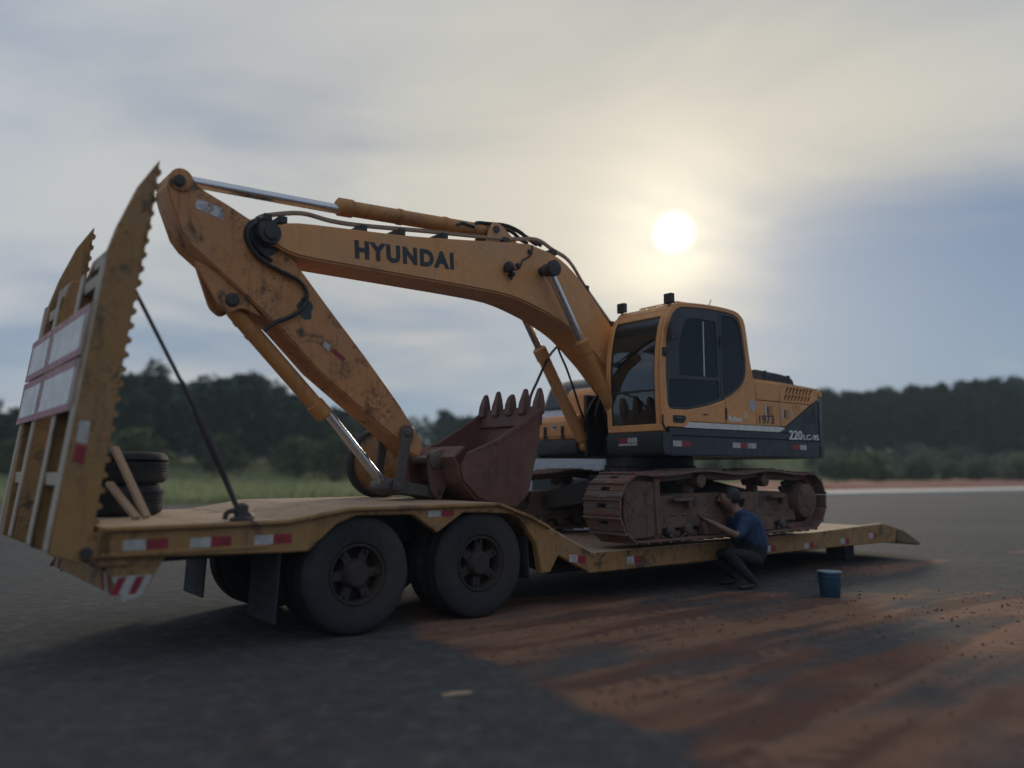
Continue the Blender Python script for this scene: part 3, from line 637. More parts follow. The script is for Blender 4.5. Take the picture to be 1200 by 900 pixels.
# reflective stickers on the skirts
def sticker(parent, name, mat, x0, x1, z0, z1, y):
    return MB().box(min(x0, x1), max(x0, x1), y, y+0.003, z0, z1).build(name, mat, parent)
for cols, zc in ((((1.10, 0.93, WHITE), (0.93, 0.75, RED)), 1.255), (((-0.13, -0.30, WHITE), (-0.30, -0.47, RED), (-0.47, -0.66, WHITE)), 1.255), (((-1.56, -1.76, RED), (-1.76, -1.93, WHITE)), 1.255)):
    for x0, x1, m_ in cols: sticker(EX, 'reflector_sticker', m_, x0, x1, zc-0.036, zc+0.036, S)
for (y0, y1, m_, z0, z1) in ((0.63, 0.79, RED, 1.27, 1.335), (0.79, 0.95, WHITE, 1.27, 1.335), (0.63, 0.95, WHITE, 1.235, 1.262)):
    MB().box(1.299, 1.3035, y0, y1, z0, z1).build('reflector_sticker', m_, EX)
# ---------------- engine house: core, side panels with gaps, hood
core = MB(); core.box(-2.28, -0.72, -1.33, 1.335, 1.42, 2.15); core.build('engine_house_core', BLACK, EX)
g = 0.006; ys_ = (1.335, S)
def panel(name, poly, mat, holes=(), y=ys_, bevel=0.006): return plate(name, poly, list(holes), y[0], y[1], mat, EX, bevel)
panel('side_panel', [(0.0-g, 1.542), (0.0-g, 1.86), (-0.20, 1.965), (-0.42, 2.10), (-0.50, 2.25), (-0.66, 2.20), (-0.70+g, 2.18), (-0.70+g, 1.545)], Y_BODY)
P3 = panel('side_door', [(-0.70-g, 1.545), (-0.70-g, 1.895), (-1.28+g, 1.895), (-1.28+g, 1.55)], Y_BODY)
panel('upper_side_panel', [(-0.70-g, 1.905), (-0.70-g, 2.16), (-1.28+g, 2.16), (-1.28+g, 1.905)], Y_BODY)
slots = []
for r_, (za, zb, n0) in enumerate(((2.030, 2.125, 8), (1.935, 2.014, 8))):
    for k in range(n0):
        x = -1.45-k*0.088+(0.045 if r_ else 0); dz = zb-za; sx = dz*0.60
        slots.append([(x+sx/2, za), (x+sx/2-0.054, za), (x-sx/2-0.054, zb), (x-sx/2, zb)])
panel('vent_panel', [(-1.28-g, 1.905), (-1.28-g, 2.155), (-2.20, 2.155), (-2.275, 2.10), (-2.285, 1.99), (-2.10, 1.905)], Y_BODY, slots, bevel=0.003)
sl2 = []
for r_ in range(5):
    for k in range(4):
        x = -1.62-k*0.055-r_*0.012+0.03; z = 1.845-r_*0.034
        if z > 1.565+(-1.42-x)*0.47+0.03: sl2.append([(x, z), (x-0.032, z), (x-0.040, z+0.016), (x-0.008, z+0.016)])
panel('side_door', [(-1.28-g, 1.55), (-1.28-g, 1.895), (-2.075, 1.895), (-1.45, 1.575), (-1.40, 1.55)], Y_BODY, sl2, bevel=0.002)
sl3 = []
for r_ in range(8):
    for k in range(9):
        x = -1.86-k*0.045-(r_ % 2)*0.022; z = 1.62+r_*0.036
        if z < 1.53+(-1.40-x)*0.49-0.035 and x > -2.2: sl3.append([(x, z), (x-0.026, z), (x-0.026, z+0.018), (x, z+0.018)])
panel('rear_mesh_panel', [(-1.41, 1.53), (-2.285, 1.975), (-2.285, 1.462), (-1.22, 1.462)], GREY, sl3, bevel=0.002)
plate('white_stripe', [(0.88, 1.462), (0.77, 1.535), (-1.27, 1.54), (-1.40, 1.525), (-1.25, 1.462)], [], 1.345, S+0.001, STRIPE_W, EX, 0.002)
hood = MB(); hood.prism([(-0.66, 2.10), (-0.66, 2.205), (-1.28, 2.20), (-2.28, 2.165), (-2.28, 2.10)], -1.36, 1.352)
HOOD = hood.build('hood', Y_BODY, EX, 0.05, 3)
rs = MB(); rs.box(-2.29, 0.30, -S, -1.33, 1.46, 2.10); rs.build('side_panel', Y_BODY, EX, 0.02)
# door hardware
def latch(x, z):
    plate('latch_recess', rounded([(x+0.06, z-0.065), (x+0.06, z+0.065), (x-0.09, z+0.065), (x-0.09, z-0.065)], 0.015), [], S-0.004, S+0.004, Y_CYL, EX, 0.002)
    MB().box(x+0.015, x+0.045, S, S+0.012, z-0.055, z+0.055).build('latch', BLACK, EX, 0.004)
    MB().box(x+0.055, x+0.10, S-0.001, S+0.005, z-0.075, z+0.075).build('safety_decal', WHITE, EX)
latch(-1.0, 1.765); latch(-1.42, 1.735)
MB().box(-1.53, -1.57, S-0.001, S+0.005, 1.66, 1.80).build('safety_decal', WHITE, EX)
MB().lathe([(0.085, 0), (0.085, 0.004)], (-0.615, S-0.001, 1.82), (0, 1, 0), 28).build('round_decal', WHITE, EX)
plate('diamond_decal', [(-0.42, 1.59), (-0.50, 1.66), (-0.455, 1.74), (-0.40, 1.66)], [], S-0.001, S+0.003, plain('pale_yellow_decal', (0.6, 0.5, 0.3), 0.5), EX, 0.0005)
letters('number_lettering', '1973', onY(*z7([(787, 625)])[0], S), onY(*z7([(852, 627)])[0], S), 0.125, S, LETTER_D, EX, 0.016)
q = lambda x, y: onY(860+x/6.92, 420+y/6.92, S)
letters('model_lettering', '220', q(450, 658), q(556, 662), 0.135, S-0.002, LETTER_W, EX, 0.02)
letters('model_lettering', 'LC-9S', q(566, 662), q(690, 666), 0.085, S-0.002, LETTER_W, EX, 0.012)
letters('series_lettering', 'Robex', onY(*z7([(652, 615)])[0], S), onY(*z7([(711, 618)])[0], S), 0.080, S, LETTER_W, EX, 0.024)
# engine cover on the hood and handrail
ec = MB(); ec.prism(rounded([(-1.12, 2.19), (-1.10, 2.34), (-1.22, 2.415), (-1.95, 2.385), (-2.24, 2.34), (-2.30, 2.16)], 0.06), -0.85, 1.0)
EC = ec.build('engine_cover', BLACK, EX, 0.02, 2)
for k in range(12):
    x = -1.52-k*0.045; MB().prism([(x, 2.235), (x-0.022, 2.235), (x-0.032, 2.345), (x-0.010, 2.345)], 1.0, 1.006).build('louvre', FRAME_DK, EC)
for x in (-1.48, -2.10): MB().prism([(x, 2.18), (x-0.03, 2.18), (x-0.03, 2.405-(-x-1.48)*0.05), (x, 2.41-(-x-1.48)*0.05)], -0.86, 1.014).build('cover_rib', GREY, EC)
MB().cyl((-1.75, -1.0, 2.15), (-1.75, -1.0, 2.62), 0.06).build('exhaust_pipe', BLACK, EX)
# counterweight
cwp = [(-2.305, 1.365), (-2.44, 1.345), (-2.60, 1.25), (-2.76, 1.02), (-2.88, 0.62), (-2.93, 0.0)]; cwp = cwp+[(x, -y) for x, y in cwp[-2::-1]]
cwm = MB(); cwm.prismz(cwp, 1.33, 1.985); CW = cwm.build('counterweight', GREY, EX, 0.025, 2)
MB().prismz([(x*1.002, y*1.002) for x, y in cwp], 1.99, 2.165).build('counterweight_cap', Y_BODY, CW, 0.05, 3)
MB().prismz([(x*1.012-0.01 if x < -2.4 else x, y*1.004) for x, y in cwp], 1.10, 1.325).build('counterweight_base', worn('scuffed_charcoal', (0.05, 0.055, 0.062), dust=(0.22, 0.17, 0.13), d=0.6, g=0.2, rough=0.6), CW, 0.03, 2)
# ---------------- right-hand boxes, tank
(ya, za), (yb, zb) = onX(631, 516, 1.04), onX(675, 486, 1.04)
tb = MB(); tb.prism(rounded([(1.04, 1.36), (1.04, 1.62), (0.96, 1.725), (0.45, 1.745), (0.45, 1.36)], 0.05), ya, yb); TB = tb.build('tool_box', Y_BODY, EX, 0.025, 2)
MB().prism([(1.043, 1.42), (1.055, 1.42), (1.055, 1.63), (1.043, 1.63)], ya+0.06, yb-0.05).build('tool_box_lid', Y_BODY, TB, 0.004)
for k in (0.22, 0.68):
    y = ya+(yb-ya)*k; MB().box(1.055, 1.085, y-0.022, y+0.022, 1.39, 1.56).build('rubber_latch', BLACK, TB, 0.006)
    MB().box(1.055, 1.075, y-0.035, y+0.035, 1.38, 1.405).build('latch_plate', BLACK, TB, 0.004)
y = ya+(yb-ya)*0.47; MB().lathe([(0.05, 0), (0.05, 0.006)], (1.055, y, 1.545), (1, 0, 0), 16).build('lock_decal', WHITE, TB)
MB().box(1.06, 1.068, y-0.03, y+0.03, 1.535, 1.56).build('lock', BLACK, TB)
(ya2, _z) = onX(677, 470, 0.42); (yb2, _z2) = onX(706, 470, 0.42)
ft = MB(); ft.prism(rounded([(0.42, 1.46), (0.42, 2.10), (0.34, 2.19), (-0.72, 2.20), (-0.72, 1.46)], 0.05), -1.33, -0.62); ft.build('fuel_tank', Y_BODY, EX, 0.03, 2)
cp = MB(); cp.prism([(0.40, 1.44), (0.40, 1.86), (0.2, 1.90), (-0.7, 1.90), (-0.7, 1.44)], -0.60, -0.42); cp.build('valve_cover', BLACK, EX, 0.02)
cp = MB(); cp.box(-0.72, -0.10, -0.62, 0.38, 1.42, 2.10); cp.build('valve_compartment', BLACK, EX, 0.02)
hs = MB()
for k in range(5):
    yk = -0.30+k*0.13; hs.tube([(0.75, yk, 1.45), (1.02-0.05*k, yk+0.05, 1.70), (0.8, yk*0.5, 2.05), (0.55, yk*0.4, 1.9)], 0.022, 8)
hs.build('hydraulic_hose', HOSE, EX)
# ---------------- cab
side = z7([(395, 645), (388, 560), (368, 430), (364, 300), (372, 220), (387, 150), (412, 112), (450, 95), (560, 105), (650, 121), (690, 137), (716, 165), (730, 230), (745, 330), (760, 425)])
SO = [onY(a, b, S) for a, b in side]
zb0 = 1.462
fr = [(1.28, zb0), (1.30, 1.9), (1.30, 2.25), (1.265, 2.55), (1.20, 2.80), (1.10, 2.97)]         # front profile
roofp = [(0.93, 3.075), (0.33, 3.125), (-0.20, 3.12), (-0.40, 3.065), (-0.50, 2.92)]
rear = [(-0.585, 2.45), (-0.66, 2.20)]
dark = [(1.175, 1.685), (1.20, 2.1), (1.195, 2.50), (1.13, 2.78), (1.03, 2.95), (0.88, 3.025), (0.33, 3.065), (-0.17, 3.065), (-0.34, 3.02), (-0.42, 2.88), (-0.50, 2.42), (-0.485, 2.22), (-0.41, 2.09), (-0.20, 1.945), (0.0, 1.865), (0.40, 1.755), (0.80, 1.69)]
PROF = smooth2(fr+roofp+rear, 4)
dark = rounded(dark, 0.10, 4)
outer = PROF+[(-0.52, 2.235), (-0.43, 2.085), (-0.21, 1.955), (0.0+g, 1.87), (0.0+g, 1.542), (0.74, 1.542), (0.86, zb0)]
CAB = plate('cab', outer, [dark], 1.325, S, Y_BODY, EX, 0.010)
def cabpart(name, mb, mat, bevel=0.0, seg=1): return mb.build(name, mat, CAB, bevel, seg)
w1 = rounded([(0.93, 2.13), (0.92, 2.55), (0.83, 2.80), (0.74, 2.895), (0.16, 2.915), (0.125, 2.15)], 0.06)
w2 = rounded([(1.135, 1.715), (1.13, 2.065), (0.125, 2.105), (0.125, 1.865), (0.40, 1.79), (0.80, 1.72)], 0.04)
w3 = rounded([(0.03, 1.90), (0.03, 3.015), (-0.16, 3.02), (-0.31, 2.985), (-0.385, 2.86), (-0.455, 2.42), (-0.44, 2.24), (-0.375, 2.115), (-0.18, 1.98)], 0.05)
plate('door_frame', dark, [w1, w2, w3], 1.318, S-0.012, FRAME_DK, CAB, 0.006)
plate('door_window', w1, [], 1.340, 1.346, GLASS, CAB, 0.001); plate('lower_door_window', w2, [], 1.340, 1.346, GLASS_D, CAB, 0.001); plate('quarter_window', w3, [], 1.340, 1.346, GLASS_D, CAB, 0.001)
cabpart('window_rail', MB().box(0.405, 0.425, 1.346, 1.352, 2.15, 2.89), plain('pale_rail', (0.55, 0.57, 0.58), 0.4))
cabpart('door_seam', MB().box(0.060, 0.085, 1.355, 1.362, 1.90, 3.03), BLACK)
cabpart('door_hinge', MB().cyl((0.07, S+0.002, 2.60), (0.07, S+0.002, 2.72), 0.014).cyl((0.0, S+0.004, 1.60), (0.0, S+0.004, 1.75), 0.016), BLACK)
plate('door_handle_recess', rounded([(1.09, 1.515), (1.10, 1.615), (0.85, 1.615), (0.83, 1.57), (0.88, 1.515)], 0.03), [], S-0.002, S+0.004, BLACK, CAB, 0.002)
cabpart('door_handle', MB().box(0.90, 1.05, S+0.004, S+0.022, 1.555, 1.585), FRAME_DK, 0.006)
cabpart('latch_decal', MB().prism([(0.52, 1.645), (0.44, 1.655), (0.36, 1.645), (0.44, 1.632)], S-0.001, S+0.003), BLACK)
# far side wall of the cab, with its window
farw = [(x, z) for x, z in rounded([(1.10, 2.0), (1.05, 2.85), (-0.35, 2.95), (-0.45, 2.0)], 0.08)]
plate('far_wall', PROF+[(-0.66, zb0)], [farw], 0.425, 0.465, Y_BODY, CAB, 0.006)
plate('far_window', farw, [], 0.441, 0.447, GLASS_C, CAB, 0.001)
cr = MB(); cr.strip([p_ for p_ in PROF if p_[1] > 2.70 and (p_[0] < 1.12)], 0.045, 0.43, 1.36)
cabpart('cab_roof', cr, Y_BODY, 0.012)
cabpart('roof_hatch', MB().prism([(0.80, 3.09), (0.78, 3.145), (0.0, 3.165), (-0.02, 3.12)], 0.55, 1.22), Y_BODY, 0.015)
rw = MB(); rw.strip([(-0.585, 2.45), (-0.68, zb0)], 0.045, 0.43, 1.33); cabpart('rear_wall', rw, FRAME_DK)
cabpart('rear_window', MB().strip([(-0.53, 2.72), (-0.575, 2.45)], 0.006, 0.46, 1.33), GLASS_C)
# front: pillars, sill, header, windscreen in two panes, wiper
pil = [(x+0.004, z) for x, z in smooth2(fr, 3)]
cabpart('front_pillar', MB().strip(pil, 0.06, 1.255, 1.322), Y_BODY, 0.012); cabpart('front_pillar', MB().strip(pil, 0.06, 0.405, 0.485), Y_BODY, 0.012)
cabpart('front_sill', MB().prism([(1.285, 1.405), (1.285, 1.50), (1.20, 1.50), (1.20, 1.405)], 0.41, S-0.006), Y_BODY, 0.012)
cabpart('front_header', MB().strip([(1.15, 2.89), (1.095, 2.975)], 0.05, 0.485, 1.255), Y_BODY, 0.008)
seal = [(x-0.012, z) for x, z in fr]
for y0, y1 in ((1.235, 1.262), (0.478, 0.505)): cabpart('windscreen_seal', MB().strip(seal, 0.025, y0, y1), BLACK)
def ws(zlo, zhi):
    out = []
    for i in range(13):
        z = zlo+(zhi-zlo)*i/12
        for (x0, z0), (x1, z1) in zip(fr, fr[1:]):
            if z0 <= z <= z1: out.append((x0+(x1-x0)*(z-z0)/(z1-z0)-0.02, z)); break
    return out
cabpart('upper_windscreen', MB().strip(ws(1.94, 2.95), 0.006, 0.49, 1.25), GLASS_W); cabpart('lower_windscreen', MB().strip(ws(1.49, 1.92), 0.006, 0.49, 1.25), GLASS_W)
cabpart('windscreen_rail', MB().box(1.262, 1.290, 0.50, 1.24, 1.915, 1.945), BLACK, 0.004)
cabpart('sun_blind', MB().strip(ws(2.66, 2.93), 0.012, 0.52, 1.22), FRAME_DK)
wp = MB(); wp.tube([(1.30, 0.60, 2.32), (1.295, 0.85, 2.44), (1.265, 1.16, 2.60)], 0.010, 6); wp.box(1.28, 1.32, 0.56, 0.63, 2.28, 2.34); cabpart('wiper', wp, BLACK)
# inside: floor, seat, console, levers
fl = MB(); fl.box(-0.60, 1.22, 0.47, 1.31, 1.43, 1.47); cabpart('cab_floor', fl, BLACK)
se = MB(); se.prism(rounded([(0.30, 1.88), (0.28, 2.0), (-0.20, 2.0), (-0.24, 1.88)], 0.05), 0.66, 1.14); se.prism(rounded([(-0.12, 1.98), (-0.30, 2.62), (-0.42, 2.60), (-0.26, 1.95)], 0.05), 0.66, 1.14); se.prism(rounded([(-0.30, 2.62), (-0.33, 2.80), (-0.42, 2.79), (-0.40, 2.60)], 0.03), 0.78, 1.02); se.box(-0.12, 0.18, 0.75, 1.05, 1.47, 1.88)
cabpart('operator_seat', se, FRAME_DK, 0.02, 2)
for y0, y1 in ((0.50, 0.63), (1.17, 1.29)):
    cn = MB(); cn.prism(rounded([(0.45, 1.95), (0.42, 2.12), (-0.2, 2.12), (-0.25, 1.7), (0.1, 1.6)], 0.05), y0, y1); cn.cyl((0.36, (y0+y1)/2, 2.1), (0.40, (y0+y1)/2, 2.38), 0.014, n=8); cn.lathe([(0.02, 0), (0.035, 0.05), (0.028, 0.12), (0.01, 0.14)], (0.395, (y0+y1)/2, 2.34), (0.1, 0, 1), 10); cabpart('control_console', cn, BLACK, 0.01)
lv = MB()
for y in (0.80, 0.98): lv.cyl((0.85, y, 1.47), (0.80, y, 1.98), 0.013, n=8); lv.lathe([(0.015, 0), (0.028, 0.02), (0.028, 0.1), (0.015, 0.12)], (0.80, y, 1.96), (0, 0, 1), 8)
cabpart('travel_lever', lv, BLACK)
# lamps, mirror, aerial, rails on the cab
for y in (1.30, 0.47):
    lp = MB(); lp.box(1.00, 1.07, y-0.065, y+0.065, 3.06, 3.19); lp.cyl((1.035, y, 2.95), (1.035, y, 3.07), 0.014, n=8); l_ = cabpart('work_lamp', lp, BLACK, 0.012)
mi = MB(); mi.prism(rounded([(1.19, 2.55), (1.19, 2.80), (1.06, 2.82), (1.04, 2.57)], 0.03), 1.42, 1.46); mi.tube([(1.24, S, 2.35), (1.22, 1.44, 2.42), (1.17, 1.45, 2.58)], 0.010, 6); cabpart('mirror', mi, BLACK, 0.006)
cabpart('door_stay', MB().box(1.20, 1.28, S-0.002, S+0.03, 2.36, 2.46), BLACK, 0.006)
ae = MB(); ae.tube([(0.16, 1.25, 3.13), (0.10, 1.25, 3.24)], 0.006, 6); cabpart('aerial', ae, BLACK); cabpart('roof_bolt', MB().cyl((-0.28, 1.2, 3.10), (-0.28, 1.2, 3.16), 0.02, n=8), BLACK)
MB().tube([(1.22, 1.30, 1.55), (1.33, 1.41, 1.60), (1.33, 1.41, 1.50), (1.24, 1.38, 1.42)], 0.012, 6).build('cab_hose', HOSE, EX)

# ---------------- boom
B = 0.28
top = trace([(329, 263), (351, 261), (420, 269), (480, 276), (550, 281), (615, 285), (629, 289), (657, 303), (683, 331), (717, 382)], B)
bot = trace([(325, 288), (351, 300.5), (425, 314.5), (500, 328), (550, 337), (597, 347), (629, 361), (653, 375), (678, 394), (707, 427)], B)
top = smooth2(top, 3); bot = smooth2(bot, 3)
AP = onY(315, 273, B)         # boom to arm pin
nose = [(AP[0]+0.10*math.cos(a), AP[1]+0.12*math.sin(a)) for a in (1.9, 1.3, 0.6, 0.0, -0.6, -1.2)]
bp = nose[::-1]+top+[(0.55, 2.30), (0.22, 1.92), (0.20, 1.74), (0.34, 1.66), (0.50, 1.70)]+bot[::-1]
BOOM = MB().prism(bp, -B, B).build('boom', Y_BOOM, EX, 0.022, 2)
# flange strips along top and bottom edges and doubler plate at the nose
MB().lathe([(0.125, -0.02), (0.125, 0.0), (0.115, 0.045), (0.075, 0.05), (0.07, 0.075)], (AP[0], B, AP[1]), (0, 1, 0), 28).build('arm_pin', BLACK, BOOM)
MB().lathe([(0.125, -0.02), (0.125, 0.0), (0.115, 0.045)], (AP[0], -B, AP[1]), (0, -1, 0), 20).build('arm_pin', BLACK, BOOM)
def bt_(px, py): return onY(px, py, B)
letters('brand_lettering', 'HYUNDAI', bt_(416, 302.8), bt_(532, 316.2), 0.205, B, LETTER_D, BOOM, 0.055, space=1.22)
# boom lamp
lx, lz = bt_(594, 315)
lm = MB(); lm.lathe([(0.055, 0), (0.07, 0.02), (0.075, 0.06), (0.06, 0.08)], (lx-0.02, B+0.06, lz), (0.95, 0.25, 0.1), 14); lm.box(lx-0.07, lx-0.02, B-0.01, B+0.09, lz-0.10, lz-0.05); lm.tube([(lx-0.05, B+0.03, lz-0.06), (lx-0.03, B+0.05, lz-0.14)], 0.02, 6); lm.build('boom_lamp', BLACK, BOOM, 0.006)
cb = [bt_(*p) for p in ((601, 316), (608, 314), (611, 306), (621, 299), (623, 288))]
MB().tube([(x, B+0.02, z) for x, z in cb], 0.010, 6).build('lamp_cable', HOSE, BOOM)
for p_ in ((606, 311), (620, 295)):
    x, z = bt_(*p_); MB().box(x-0.025, x+0.025, B-0.005, B+0.035, z-0.02, z+0.02).build('cable_clip', BLACK, BOOM)
# arm cylinder on top of the boom
def vec(p, Y): return Vector((p[0], Y, p[1]))
def cylinder(name, p0, pg, p1, rb, rr, mat, Y, clamp=()):
    """barrel from p0 to gland pg, rod from pg to p1, all (X,Z)"""
    a, g_, c_ = vec(p0, Y), vec(pg, Y), vec(p1, Y); d = (c_-a).normalized(); Lb = (g_-a).length
    m_ = MB(); m_.lathe([(rb*0.7, 0.06), (rb*0.98, 0.10), (rb, 0.14), (rb, Lb-0.20), (rb*1.16, Lb-0.19), (rb*1.16, Lb-0.03), (rb*0.9, Lb-0.01), (rb*0.75, Lb)], a, d, 24)
    m_.lathe([(rb*1.0, -rb*0.75), (rb*1.0, rb*0.75)], a, (0, 1, 0), 20)
    for k in clamp: m_.lathe([(rb*1.10, k*Lb-0.025), (rb*1.10, k*Lb+0.025)], a, d, 20)
    o = m_.build(name, mat, EX)
    e = c_-d*rb*0.9; MB().cyl(g_-d*0.1, e, rr, n=20).build('rod', CHROME, o)
    MB().lathe([(rb*0.85, -rb*0.8), (rb*0.95, -rb*0.6), (rb*0.95, rb*0.6), (rb*0.85, rb*0.8)], c_, (0, 1, 0), 20).build('rod_eye', STEEL, o)
    return o
ACY = cylinder('arm_cylinder', onY(573, 272, 0), onY(394, 245, 0), onY(212, 211, 0), 0.088, 0.055, Y_CYL, 0.0, (0.32, 0.62))
x, z = onY(573, 272, 0)
for y in (-0.13, 0.13): MB().prism(rounded([(x+0.10, z-0.02), (x+0.03, z+0.10), (x-0.10, z+0.07), (x-0.48, z-0.21), (x+0.16, z-0.24)], 0.04), y-0.02, y+0.02).build('cylinder_bracket', Y_BOOM, BOOM, 0.006)
MB().cyl((x, -0.17, z), (x, 0.17, z), 0.045).build('cylinder_pin', BLACK, BOOM)
# pipes along the boom
for dy, off in ((0.20, 0.0), (0.10, 1.5), (-0.12, 2.0), (-0.22, 1.0)):
    px = [(300, 258), (313, 253.5), (353, 251), (388, 260), (425, 265.5), (500, 272), (560, 278), (600, 281), (629, 282), (648, 294), (667, 307), (685, 336), (703, 362), (718, 383)]
    pts = [(lambda q_: (q_[0], dy, q_[1]))(onY(a, b-off, dy)) for a, b in px]
    MB().tube(pts, 0.017, 7, 5).build('boom_pipe', PIPE, BOOM)
for p_ in ((313, 254), (331, 257), (425, 267), (470, 271), (520, 276), (592, 281), (648, 295), (686, 337), (716, 379)):
    x, z = onY(*p_, 0.2); MB().box(x-0.045, x+0.045, -0.24, 0.235, z-0.05, z+0.028).build('pipe_clamp', BLACK, BOOM, 0.008)
for dy, seq in ((0.06, ((556, 264), (560, 261), (573, 262), (592, 264), (608, 271), (620, 281), (629, 287))), (-0.02, ((552, 266), (566, 264), (585, 267), (600, 272), (610, 281), (618, 285))), (-0.14, ((558, 263), (575, 263), (600, 268), (616, 277), (634, 288)))):
    MB().tube([(lambda q_: (q_[0], dy, q_[1]))(onY(a, b, dy)) for a, b in seq], 0.024, 8).build('boom_hose', HOSE, BOOM)
MB().tube([(lambda q_: (q_[0], 0.10, q_[1]))(onY(a, b, .1)) for a, b in ((536, 264), (541, 261), (548, 263), (556, 266))], 0.018, 7).build('boom_hose', HOSE, BOOM)
# boom cylinders, one on each side
CP = onY(643, 316, 0.42); GN = onY(680, 398, 0.42)
dx, dz_ = GN[0]-CP[0], GN[1]-CP[1]; ln = math.hypot(dx, dz_); base = (CP[0]+dx/ln*2.62, CP[1]+dz_/ln*2.62)
for yy in (0.42, -0.42):
    cylinder('boom_cylinder', base, GN, CP, 0.085, 0.052, Y_CYL if yy > 0 else Y_BOOM, yy, (0.55,))
    MB().lathe([(0.105, 0), (0.105, 0.05), (0.07, 0.06)], (CP[0], yy+math.copysign(0.075, yy), CP[1]), (0, yy, 0), 20).build('pin_cap', BLACK, BOOM)
MB().cyl((CP[0], -0.48, CP[1]), (CP[0], 0.48, CP[1]), 0.06).build('cylinder_pin', BLACK, BOOM)
# loose hose hanging from the far boom cylinder to the bucket
hp_ = [(lambda q_: (q_[0], yv, q_[1]))(onY(a, b, yv)) for a, b, yv in ((655, 404, -.42), (646, 414, -.38), (639, 426, -.3), (630, 446, -.2), (622, 464, 0.0), (620, 478, 0.1))]
MB().tube(hp_, 0.018, 8).build('hanging_hose', HOSE, EX)
MB().tube([(lambda q_: (q_[0], -.30, q_[1]))(onY(a, b, -.30)) for a, b in ((652, 402), (657, 416), (664, 432), (672, 455), (680, 480), (688, 500))], 0.016, 7).build('cylinder_hose', HOSE, EX)

# ---------------- arm
A = 0.20
ap = trace([(203, 204), (208, 199.5), (215, 199), (222, 203), (227, 209), (232, 217), (243, 225), (268, 240), (292, 256), (318, 266), (350, 312), (385, 360), (427, 416), (469, 475), (494, 516), (496, 526), (491, 536), (480, 531), (467, 517), (421, 477), (373, 435), (329, 385), (287, 345), (223, 287), (213, 273), (199, 233), (195, 217)], A)
ARM = MB().prism(ap, -A, A).build('arm', Y_ARM, EX, 0.016, 2)
lug = onY(271, 352, 0.13)
for y in (-0.13, 0.13):
    a1 = onY(226, 304, y); a2 = onY(306, 372, y)
    MB().prism(rounded([a1, (lug[0]+0.13, lug[1]-0.06), (lug[0]+0.02, lug[1]-0.14), (lug[0]-0.10, lug[1]-0.06), a2, ((a1[0]+a2[0])/2-0.03, (a1[1]+a2[1])/2+0.10)], 0.05), y-0.025, y+0.025).build('cylinder_lug', Y_ARM, ARM, 0.006)
MB().lathe([(0.07, -0.17), (0.07, 0.17), (0.05, 0.185)], (lug[0], 0, lug[1]), (0, 1, 0), 20).build('cylinder_pin', BLACK, ARM)
tp = onY(212, 211, A)
MB().lathe([(0.11, -A-0.02), (0.11, A+0.02), (0.07, A+0.03)], (tp[0], 0, tp[1]), (0, 1, 0), 24).build('top_boss', Y_ARM, ARM)
MB().lathe([(0.055, 0), (0.055, 0.03), (0.04, 0.036)], (tp[0]+0.02, A+0.02, tp[1]-0.02), (0, 1, 0), 18).build('top_pin', BLACK, ARM)
# grease-stained boss plate round the boom pin
MB().lathe([(0.20, 0), (0.20, 0.012)], (AP[0]+0.03, A-0.002, AP[1]-0.03), (0, 1, 0), 32).build('greased_boss', BLACK, ARM)
c_ = trace([(230, 232), (263, 245), (262, 258), (229, 244)], A)
MB().prism(c_, A-0.002, A+0.004).build('maker_plate', LABELM, ARM)
for col, poly in ((WHITE, [(380, 399), (388, 406), (385, 412), (378, 405)]), (RED, [(391, 408), (405, 420), (402, 424), (388, 412)])):
    MB().prism(trace(poly, A), A-0.002, A+0.004).build('reflector_sticker', col, ARM)
ha = [(300, 262), (291, 268), (289, 280), (297, 298), (315, 312), (335, 322), (350, 331), (358, 345), (354, 360), (340, 371), (322, 378), (308, 388)]
MB().tube([(x, A+0.035, z) for x, z in trace(ha, A)], 0.022, 8).build('arm_hose', HOSE, ARM)
MB().tube([(x, A+0.02, z) for x, z in trace([(302, 256), (296, 264), (294, 278), (303, 294), (318, 306)], A)], 0.020, 8).build('arm_hose', HOSE, ARM)
x, z = onY(358, 362, A); MB().prism([(x+(0.085+0.012*math.sin(a_*3+1)+0.008*math.sin(a_*7))*math.cos(a_), z+(0.115+0.015*math.sin(a_*2)+0.008*math.cos(a_*5))*math.sin(a_)) for a_ in [2*math.pi*k/28 for k in range(28)]], A-0.001, A+0.0015).build('grease_stain', plain('grease', (0.035, 0.045, 0.055), 0.4), ARM)
x, z = onY(438, 475, A); MB().tube([(x+.06, A, z+.02), (x+.05, A+.05, z-.02), (x-.03, A+.05, z-.03), (x-.05, A, z+.01)], 0.012, 6).build('grab_loop', Y_ARM, ARM)
# bucket cylinder under the arm
lk = onY(452, 570, 0.0)
BC = cylinder('bucket_cylinder', lug, onY(385, 485, 0), lk, 0.085, 0.052, Y_CYL, 0.0, (0.14, 0.25))
